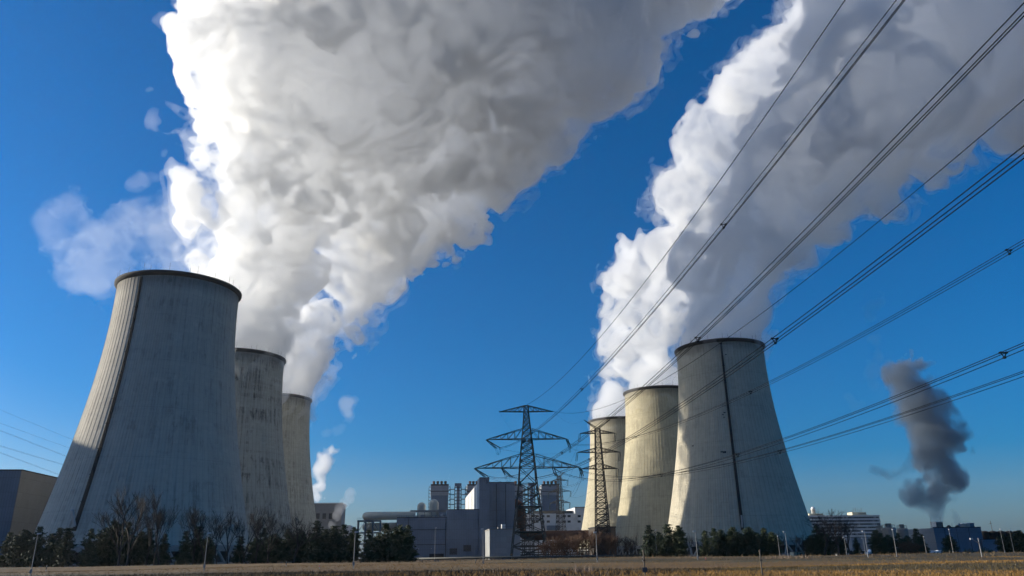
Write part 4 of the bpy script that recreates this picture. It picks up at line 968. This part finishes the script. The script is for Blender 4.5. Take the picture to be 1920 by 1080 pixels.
def post(px, py_t, Yq, label, sign=False):
    g = at(px, py_t, Yq); gz = float(terrain(g.x, Yq))
    t = empty('marker_post', (g.x, Yq, gz), 0, label, 'post', 'grey posts in the foreground grass')
    MB().tube([(0, 0, -.3), (0, 0, g.z-gz)], .06, 8).build('pole', M['steel'], t); MB().lathe([(.08, g.z-gz-.02), (.08, g.z-gz+.05), (.03, g.z-gz+.08)], 10).build('cap', M['steel'], t)
    MB().box(-.08, .08, -.075, -.061, (g.z-gz)*.6, (g.z-gz)*.66).build('band', M['dark'], t)
    if sign: MB().box(-.19, .19, -.11, -.062, .3, .62).build('sign_plate', M['plate'], t)
post(1206.5, 1033, 60, 'grey post with a small dark plate standing in the dry grass', True); post(1424.5, 1033, 60, 'plain grey post standing in the dry grass, right of the one with the plate')
for px, pt_, Yq, lab, red in ((88, 1060, 150, 'short dark stake in the grass below the far left pines', 0), (537, 1052, 150, 'short pale stake in the grass before the left pines', 0), (599, 1060, 120, 'short red and white stake in the grass left of the centre lamp', 1), (892, 1048, 150, 'thin pale stake beside the annex lamp', 0), (1323, 1044, 150, 'short red and white stake before the right pines', 1), (1204, 1043, 160, 'thin stake left of the post with the plate', 0)):
    g = at(px, pt_, Yq); gz = float(terrain(g.x, Yq)); t = empty('stake', (g.x, Yq, gz), 0, lab, 'stake', 'stakes in the grass'); hh = max(.6, g.z-gz)
    MB().tube([(0, 0, -.2), (0, 0, hh)], .06, 6).build('rod', M['lamp_pole'], t)
    MB().tube([(0, 0, hh*.45), (0, 0, hh*.75)], .075, 6).build('band', M['red' if red else 'dark'], t)

# ------------------------------------------------------------------ dry grass
def grass(n, y0, y1, name, colA, colB, hgt, wid, label, sel=None):
    u = rng.random(n); y = y0*(y1/y0)**u; x = (rng.random(n)*2-1)*(.72*y+4)
    if sel is not None:
        k = sel(x, y); x, y = x[k], y[k]; n = len(x)
    z = terrain(x, y); nb = 3
    a = rng.random((n, nb))*6.283; h_ = hgt*(.5+rng.random((n, nb)))*(.7+.6*rng.random(n))[:, None]; wv = wid*(.6+.8*rng.random((n, nb)))
    ln = rng.normal(0, .35, (n, nb, 2))*h_[..., None]; off = rng.normal(0, .14, (n, nb, 2))
    P0 = np.stack([x[:, None]+off[..., 0], y[:, None]+off[..., 1], np.repeat(z[:, None], nb, 1)-.04], -1)
    dx = np.stack([np.cos(a)*wv, np.sin(a)*wv, np.zeros_like(a)], -1)
    T = P0+np.stack([ln[..., 0], ln[..., 1], h_], -1)
    vv = np.stack([P0-dx, P0+dx, T], 2).reshape(-1, 3)
    me = bpy.data.meshes.new(name); nf = n*nb
    me.vertices.add(nf*3); me.vertices.foreach_set('co', vv.ravel().astype(np.float32)); me.loops.add(nf*3); me.loops.foreach_set('vertex_index', np.arange(nf*3, dtype=np.int32))
    me.polygons.add(nf); me.polygons.foreach_set('loop_start', np.arange(0, nf*3, 3, dtype=np.int32)); me.polygons.foreach_set('loop_total', np.full(nf, 3, np.int32)); me.update(); me.validate()
    m, t, b = newmat(name)
    tc = N(t, 'ShaderNodeTexCoord'); mp = N(t, 'ShaderNodeMapping'); mp.inputs['Scale'].default_value = (.3, 1, 1); t.links.new(tc.outputs['Object'], mp.inputs[0])
    no = N(t, 'ShaderNodeTexNoise', Scale=.12, Detail=7., Roughness=.7); t.links.new(mp.outputs[0], no.inputs['Vector'])
    n2 = N(t, 'ShaderNodeTexNoise', Scale=6., Detail=2.); t.links.new(tc.outputs['Object'], n2.inputs['Vector'])
    f = mathn(t, 'ADD', mathn(t, 'MULTIPLY', ramp(t, no.outputs[0], [(.35, 0.), (.65, 1.)]), .6), mathn(t, 'MULTIPLY', n2.outputs[0], .5), True)
    cc = mix(t, f, colA, colB)
    if name == 'dry_grass': cc = dark_band(t, tc, cc, (.05, .042, .014))
    t.links.new(cc, b.inputs['Base Color']); b.inputs['Roughness'].default_value = .9
    me.materials.append(m); o = link(name, me); tag(o, label, 'grass', kind='stuff'); return o
grass(90000, 48, 235, 'dry_grass', (.12, .06, .012), (.34, .185, .042), .15, .03, 'tan dry grass covering the field')
grass(9000, 55, 110, 'dark_grass', (.03, .021, .013), (.07, .047, .026), .25, .05, 'dark tufts at the bottom left of the field', lambda x, y: x < 4+.1*y+9*np.sin(y*.1))  # tufts in a darker colour over the left foreground
grass(5000, 190, 262, 'weedy_grass', (.09, .06, .03), (.24, .165, .085), .5, .05, 'tall pale weeds along the foot of the trees')
def sel_r(x, y): return ((x-5.8)**2/1.2+(y-72)**2/9 < 1) | ((x-46)**2/14+(y-140)**2/60 < 1)
grass(16000, 60, 165, 'reed_grass', (.2, .13, .085), (.34, .24, .17), .6, .035, 'pinkish reed plumes standing above the dry grass', sel_r)

# ------------------------------------------------------------------ steam: puffs -> fractal hull -> volume
def bspline_mat(Nn, n):
    x = np.linspace(1.0, n-2.001, Nn); i = np.floor(x).astype(int); f = x-i
    Wm = np.zeros((Nn, n), np.float32); r = np.arange(Nn)
    for k, wgt in enumerate(((1-f)**3/6, (3*f**3-6*f**2+4)/6, (-3*f**3+3*f**2+3*f+1)/6, f**3/6)): Wm[r, np.clip(i-1+k, 0, n-1)] += wgt
    return Wm
def vnoise(shape, lam, g):
    "smooth value noise with feature size lam voxels"
    L_ = [max(5, int(round(s/lam))+4) for s in shape]
    A0 = g.standard_normal(L_).astype(np.float32)
    for ax in range(3):
        A0 = np.moveaxis(np.tensordot(bspline_mat(shape[ax], L_[ax]), A0, (1, ax)), 0, ax)
    return A0/.42
def surface_nets(F, org, vox):
    s = F < 0
    nx, ny, nz = F.shape
    c8 = [(i, j, k) for i in (0, 1) for j in (0, 1) for k in (0, 1)]
    cnt = np.zeros((nx-1, ny-1, nz-1), np.int8)
    for i, j, k in c8: cnt += s[i:nx-1+i, j:ny-1+j, k:nz-1+k]
    act = np.argwhere((cnt > 0) & (cnt < 8)); idx = np.full(cnt.shape, -1, np.int32); idx[tuple(act.T)] = np.arange(len(act))
    acc = np.zeros((len(act), 3)); num = np.zeros(len(act))
    for a in range(8):
        for b in range(a+1, 8):
            d = np.subtract(c8[b], c8[a])
            if abs(d).sum() != 1: continue
            fa = F[tuple((act+c8[a]).T)]; fb = F[tuple((act+c8[b]).T)]; m_ = (fa < 0) != (fb < 0)
            t = np.where(m_, fa/np.where(m_, fa-fb, 1), 0); p = np.array(c8[a])[None]+t[:, None]*d[None]
            acc[m_] += p[m_]; num += m_
    vs = (act+acc/num[:, None])*vox+org
    quads = []
    for ax in range(3):
        b1, b2 = (ax+1) % 3, (ax+2) % 3
        sl0 = [slice(None)]*3; sl1 = [slice(None)]*3; sl0[ax] = slice(0, -1); sl1[ax] = slice(1, None)
        e = np.argwhere(s[tuple(sl0)] != s[tuple(sl1)]); e = e[(e[:, b1] > 0) & (e[:, b2] > 0) & (e[:, b1] < F.shape[b1]-1) & (e[:, b2] < F.shape[b2]-1)]
        ins = s[tuple(e.T)]
        o1 = np.zeros(3, int); o2 = np.zeros(3, int); o1[b1] = 1; o2[b2] = 1
        q = np.stack([idx[tuple((e-o1-o2).T)], idx[tuple((e-o2).T)], idx[tuple(e.T)], idx[tuple((e-o1).T)]], 1)
        q[~ins] = q[~ins][:, ::-1]; quads.append(q)
    return vs.astype(np.float32), np.concatenate(quads).astype(np.int32)
def drop_islands(vs, q, least):
    lab = np.arange(len(vs), dtype=np.int64)
    for _ in range(400):
        m = lab[q].min(1); new = lab.copy(); np.minimum.at(new, q.ravel(), np.repeat(m, 4)); new = new[new]; new = new[new]
        if (new == lab).all(): break
        lab = new
    cnt = np.bincount(lab, minlength=len(vs)); keep = cnt[lab] >= least
    q = q[keep[q[:, 0]]]; idx = np.full(len(vs), -1, np.int32); idx[keep] = np.arange(keep.sum())
    return vs[keep], idx[q].astype(np.int32)
def np_mesh(name, vs, q, mat):
    me = bpy.data.meshes.new(name); nf = len(q)
    me.vertices.add(len(vs)); me.vertices.foreach_set('co', vs.ravel()); me.loops.add(nf*4); me.loops.foreach_set('vertex_index', q.ravel())
    me.polygons.add(nf); me.polygons.foreach_set('loop_start', np.arange(0, nf*4, 4, dtype=np.int32)); me.polygons.foreach_set('loop_total', np.full(nf, 4, np.int32))
    me.materials.append(mat); me.update(); return me
def steam_mat(name, dens, col=(.995, .995, .995), g=.62, clear=False):
    m = bpy.data.materials.new(name); m.use_nodes = True; t = m.node_tree; t.nodes.remove(t.nodes['Principled BSDF']); out = t.nodes['Material Output']
    v = t.nodes.new('ShaderNodeVolumePrincipled'); v.inputs['Density'].default_value = dens; v.inputs['Color'].default_value = (*col, 1); v.inputs['Anisotropy'].default_value = g
    t.links.new(v.outputs[0], out.inputs['Volume'])
    if clear:
        tr = t.nodes.new('ShaderNodeBsdfTransparent'); rgb = t.nodes.new('ShaderNodeRGB'); rgb.outputs[0].default_value = (1, 1, 1, 1)
        t.links.new(rgb.outputs[0], tr.inputs[0]); t.links.new(tr.outputs[0], out.inputs['Surface'])
    return m
def plume(name, label, cat, puffs, vox, shells, amp=.33, seed=1, k=.25, lam0=None, calm_z=None, group=None, least=0):
    "puffs: (x, y, z, r). shells: (offset m, density, noise mix, tint)"
    g = np.random.default_rng(seed); P = np.array(puffs, float)
    mg = P[:, 3].max()*.55+6*vox
    lo = (P[:, :3]-P[:, 3:]).min(0)-mg; hi = (P[:, :3]+P[:, 3:]).max(0)+mg
    shp = np.ceil((hi-lo)/vox).astype(int)+1
    ax = [lo[i]+np.arange(shp[i])*vox for i in range(3)]
    D = np.full(shp, 1e3, np.float32)
    for x, y, z, r in P:
        rr2 = r*1.75+5*vox; sl = []
        for c, a in zip((x, y, z), ax): sl.append(slice(max(0, np.searchsorted(a, c-rr2)), np.searchsorted(a, c+rr2)))
        d = np.sqrt((ax[0][sl[0]][:, None, None]-x)**2+(ax[1][sl[1]][None, :, None]-y)**2+(ax[2][sl[2]][None, None, :]-z)**2).astype(np.float32)-np.float32(r)
        old = D[tuple(sl)]; kk = np.float32(k*r); h_ = np.maximum(kk-np.abs(old-d), 0)/kk
        D[tuple(sl)] = np.minimum(old, d)-h_*h_*kk*np.float32(.25)
    lam0 = lam0 or np.median(P[:, 3])*1.1
    cal = np.float32(1.)
    if calm_z is not None: cal = np.clip((ax[2]-calm_z[0])/(calm_z[1]-calm_z[0]), .12, 1).astype(np.float32)[None, None, :]
    n1 = np.zeros(shp, np.float32); n2 = np.zeros(shp, np.float32); lam = lam0/vox; a = amp*lam0; o = 0
    while lam > 2.0 and o < 7:
        nn = vnoise(tuple(shp), lam, g)
        n1 += np.float32(a)*(np.abs(nn)-np.float32(.75)); n2 += np.float32(a*.9)*nn
        lam *= .55; a *= .72; o += 1
    root = None
    fade = np.clip(1.25-D/np.float32(.55*lam0), 0, 1); n1 *= fade; n2 *= fade
    root = None
    for off, dens, wisp, col, *inner in shells:
        F_ = D-cal*((1-wisp)*n1+wisp*n2)+np.float32(off)
        if inner and inner[0] < 0:                                      # torn curls hanging off the surface
            lam3 = -inner[0]; n3 = vnoise(tuple(shp), lam3/vox, g)+np.float32(.55)*vnoise(tuple(shp), lam3*.45/vox, g)
            F_ = np.maximum(np.maximum(F_-np.float32(inner[1]), -F_-np.float32(.3)), (np.abs(n3)-np.float32(.34))*np.float32(lam3*.22))
        elif inner: F_ = np.maximum(F_, -(F_+np.float32(inner[0])))       # only a skin of that thickness
        F_[0], F_[-1], F_[:, 0], F_[:, -1], F_[:, :, 0], F_[:, :, -1] = 5, 5, 5, 5, 5, 5
        vs, q = surface_nets(F_, lo, vox)
        if least and not (inner and inner[0] < 0): vs, q = drop_islands(vs, q, least)
        if not len(q): continue
        nm = name if root is None else 'dense_core' if not inner else 'billows' if inner[0] > 0 else 'torn_edge'
        me = np_mesh(nm, vs, q, steam_mat('steam_volume', dens, col, clear=root is None))
        ob = link(nm, me, root)
        if root is None: root = ob; tag(ob, label, cat, group)
        print('PLUME', name, shp.tolist(), len(q))
    return root
def pf_(px, py, rpx, Yq, dx=0):
    c = at(px, py, Yq); return (c.x+dx, c.y, c.z, rpx/FPX*((c-V3((0, 0, EYE))).dot(V3(FW))))
def chain(lst, Y0, Y1, z0=113., z1=360., jit=0):
    out = []
    for px, py, r in lst:
        Yq = Y0
        for _ in range(4):
            zc = at(px, py, Yq).z; Yq = Y0+(Y1-Y0)*min(1., max(0., (zc-z0)/(z1-z0)))**1.6
        out.append(pf_(px, py, r, Yq+random.uniform(-jit, jit)))
    return out
WHT = (.97, .973, .977); SOFT = (.938, .942, .947)
p_left = [(-160, 450, 150, 26), (-157, 453, 175, 29), (-159.9, 436.6, 108, 22), (-158, 436, 122, 24), (-175, 558.7, 108, 22), (-172, 557, 122, 24)]
p_left += chain([(440, 640, 88), (440, 590, 82), (458, 540, 90), (485, 480, 112), (510, 410, 132), (530, 340, 140), (545, 270, 158), (545, 200, 180), (545, 120, 195), (560, 40, 210), (590, -50, 225), (620, -150, 240), (640, -260, 240)], 437, 320, z1=300)
p_left += chain([(535, 735, 44), (548, 700, 58), (565, 660, 68), (580, 625, 75), (610, 590, 72), (645, 555, 62), (680, 500, 80), (720, 430, 105), (775, 425, 95), (820, 405, 92), (790, 330, 140), (850, 270, 135), (890, 210, 150), (955, 165, 140), (990, 95, 160), (1060, 110, 95), (1030, 205, 66), (1110, 25, 150), (1210, 5, 85), (1190, -80, 170), (1290, -20, 58), (1290, -120, 140)], 559, 385, z1=300, jit=6)
p_left += chain([(670, 340, 140), (690, 240, 175), (750, 130, 205), (790, 30, 225), (840, -80, 250), (880, -200, 260)], 500, 350, z1=300)
plume('steam_plume', 'huge billowing white and grey steam plume rising from the left cooling towers', 'steam plume', p_left, 1.6,
      [(0., .034, .45, SOFT), (1.3, .21, .26, SOFT, 7.), (-.5, .03, .7, SOFT, -13., 8.)], .48, 5, calm_z=(113, 150), lam0=36, least=900, group='steam from the cooling towers')
p_right = [(91.6, 678.6, 108, 22), (92, 677, 120, 23), (106, 554.1, 108, 22), (107, 553, 120, 24), (119.9, 431.5, 108, 22), (121, 431, 121, 25)]
p_right += chain([(1140, 765, 38), (1148, 730, 44), (1158, 690, 48), (1172, 640, 54), (1172, 590, 58), (1182, 530, 62), (1205, 492, 62)], 679, 560)
p_right += chain([(1225, 710, 52), (1232, 660, 55), (1240, 610, 62), (1248, 550, 72), (1275, 480, 86), (1290, 400, 78), (1288, 335, 66), (1322, 290, 72), (1352, 230, 68), (1395, 185, 70), (1240, 355, 24), (1470, 120, 80), (1530, 60, 90), (1590, -10, 110), (1450, 260, 100), (1540, 160, 120)], 554, 470)
p_right += chain([(1350, 640, 74), (1356, 590, 80), (1365, 530, 88), (1400, 470, 100), (1440, 400, 118), (1480, 320, 138), (1545, 250, 145), (1620, 170, 160), (1680, 90, 175), (1750, 20, 190), (1790, 110, 160), (1700, 240, 130), (1610, 330, 95), (1550, 400, 65), (1490, 485, 50), (1840, 185, 88), (1915, 115, 130), (1930, 10, 190), (1830, -90, 210), (1650, -70, 160), (2040, 60, 200), (2050, -80, 220)], 431, 390, jit=6)
plume('steam_plume', 'bright billowing steam plume drifting up to the right from the right cooling towers', 'steam plume', p_right, 1.6,
      [(0., .026, .4, WHT), (1.3, .16, .22, WHT, 6.5), (0., .03, .5, WHT, -11., 5.5)], .46, 9, calm_z=(113, 150), lam0=32, least=900, group='steam from the cooling towers')
plume('steam_wisp', 'thin pale steam veil drifting left behind the rim of the left cooling tower', 'steam wisp', chain([(138, 440, 28), (155, 412, 24), (162, 478, 40), (195, 512, 42), (205, 450, 42), (245, 490, 54), (255, 425, 34), (300, 475, 62), (350, 480, 66), (295, 405, 32), (340, 410, 44), (390, 450, 60), (420, 500, 60)], 520, 500),
      1.6, [(-3., .0017, 1., WHT), (1., .0024, 1., WHT), (5., .0032, 1., WHT), (0., .008, 1., WHT, -17., 6.)], .7, 21, lam0=36)
plume('steam_wisp', 'tiny detached steam scrap in the blue above the left wisp', 'steam wisp', chain([(250, 345, 9), (266, 335, 11), (285, 326, 7)], 520, 520), 1.0, [(.5, .008, 1., WHT)], .55, 22, lam0=12)
SHADE_GRY = (.46, .51, .56)  # steam standing in shade: that shade is put into this grey tint
SM = 545
plume('shade_tinted_plume', 'shade tinted grey steam plume rising above the low blue hall on the right', 'smoke plume', chain([(1758, 978, 9), (1756, 970, 11), (1754, 960, 15), (1752, 945, 21), (1740, 930, 27), (1722, 925, 24), (1710, 932, 15), (1762, 912, 30), (1770, 890, 35), (1764, 868, 34), (1750, 845, 38), (1778, 826, 38), (1798, 836, 22), (1745, 800, 45), (1720, 765, 46), (1712, 728, 42), (1702, 695, 34), (1722, 688, 24)], SM, SM),
      .9, [(-.8, .035, .45, SHADE_GRY), (.5, .06, .3, SHADE_GRY), (2.5, .05, .2, SHADE_GRY)], .6, 31, lam0=12, calm_z=(at(1757, 975, SM).z, at(1757, 900, SM).z))
plume('shade_tinted_wisp', 'shade tinted steam tail curling left from the grey plume', 'vapour wisp', chain([(1722, 850, 13), (1714, 862, 12), (1706, 872, 11), (1697, 880, 10), (1687, 885, 10), (1676, 888, 10), (1665, 889, 11), (1654, 887, 12), (1644, 884, 12), (1637, 880, 9)], SM, SM), .7, [(-.4, .022, .5, SHADE_GRY), (.8, .03, .4, SHADE_GRY)], .34, 32, lam0=6)
plume('shade_tinted_wisp', 'small grey vapour puff beside the white roof drums of the blue hall', 'vapour wisp', chain([(1797, 980, 6), (1793, 972, 7), (1790, 963, 5)], 535, 535), .8, [(-1., .05, .5, SHADE_GRY)], .35, 33, lam0=5)
plume('shade_tinted_wisp', 'faint smudge of vapour under the power lines right of the right tower', 'vapour wisp', chain([(1640, 550, 14), (1642, 575, 16), (1638, 595, 10)], 620, 620), 1.4, [(0., .008, .6, SHADE_GRY)], .35, 34, lam0=14, least=120)
plume('shade_tinted_wisp', 'faint upright vapour scrap left of the grey plume top', 'vapour wisp', chain([(1640, 640, 9), (1641, 668, 12), (1638, 695, 11), (1642, 720, 7)], SM, SM), 1.1, [(-1., .009, .8, SHADE_GRY)], .5, 36, lam0=9, least=150)
plume('shade_tinted_wisp', 'small faint vapour scrap low beside the right cooling tower', 'vapour wisp', chain([(1596, 745, 8), (1602, 760, 11), (1598, 776, 8)], SM, SM), 1.1, [(-1., .008, .8, SHADE_GRY)], .5, 37, lam0=9, least=150)
plume('steam_puff', 'white steam column beside the third left tower', 'steam puff', chain([(596, 932, 13), (598, 915, 15), (600, 897, 12), (604, 882, 13), (612, 862, 15), (620, 846, 14), (625, 862, 8)], 780, 780), 1.3, [(-.8, .05, .4, WHT), (1.5, .1, .3, WHT)], .4, 41, lam0=11)
plume('steam_puff', 'round detached white puff high to the right of the third left tower', 'steam puff', chain([(657, 760, 15), (656, 775, 13), (650, 790, 6)], 780, 780), 1.3, [(-1., .011, .8, WHT), (2.5, .016, .6, WHT)], .45, 42, lam0=12)
plume('steam_puff', 'faint scraps of steam between the round puff and the white column', 'steam puff', chain([(605, 800, 6), (612, 812, 5), (632, 810, 6), (640, 800, 4)], 780, 780), 1.2, [(-.5, .007, .9, WHT)], .5, 43, lam0=8)
plume('steam_puff', 'slanting grey steam streak over the three windowed concrete block', 'steam puff', chain([(622, 982, 4), (630, 968, 6), (638, 956, 7), (648, 946, 8), (655, 936, 8), (657, 925, 7)], 730, 730), 1.0, [(-1.4, .035, .5, WHT)], .32, 44, lam0=7)
plume('steam_puff', 'tiny steam thread above the vents of the leftmost boiler house', 'steam puff', chain([(838, 904, 1.3), (841, 897, 1.6), (843, 890, 1.6)], 1003, 1003), .6, [(0., .05, .5, WHT)], .3, 45, lam0=2)

# ------------------------------------------------------------------ thin winter haze over the whole plain
bpy.context.view_layer.update()
top_z = max((o.matrix_world @ V3(c)).z for o in S.objects if o.type == 'MESH' for c in o.bound_box)
hm = bpy.data.materials.new('haze_air'); hm.use_nodes = True; ht = hm.node_tree; ht.nodes.remove(ht.nodes['Principled BSDF'])
hv = ht.nodes.new('ShaderNodeVolumePrincipled'); hv.inputs['Density'].default_value = .00003; hv.inputs['Color'].default_value = (.9, .94, 1, 1); hv.inputs['Anisotropy'].default_value = .4
ht.links.new(hv.outputs[0], ht.nodes['Material Output'].inputs['Volume'])
tag(MB().box(-6200, 6200, -6200, 6200, -2.2, top_z+25).build('haze', hm), 'thin pale haze over the plain', 'haze', kind='stuff')
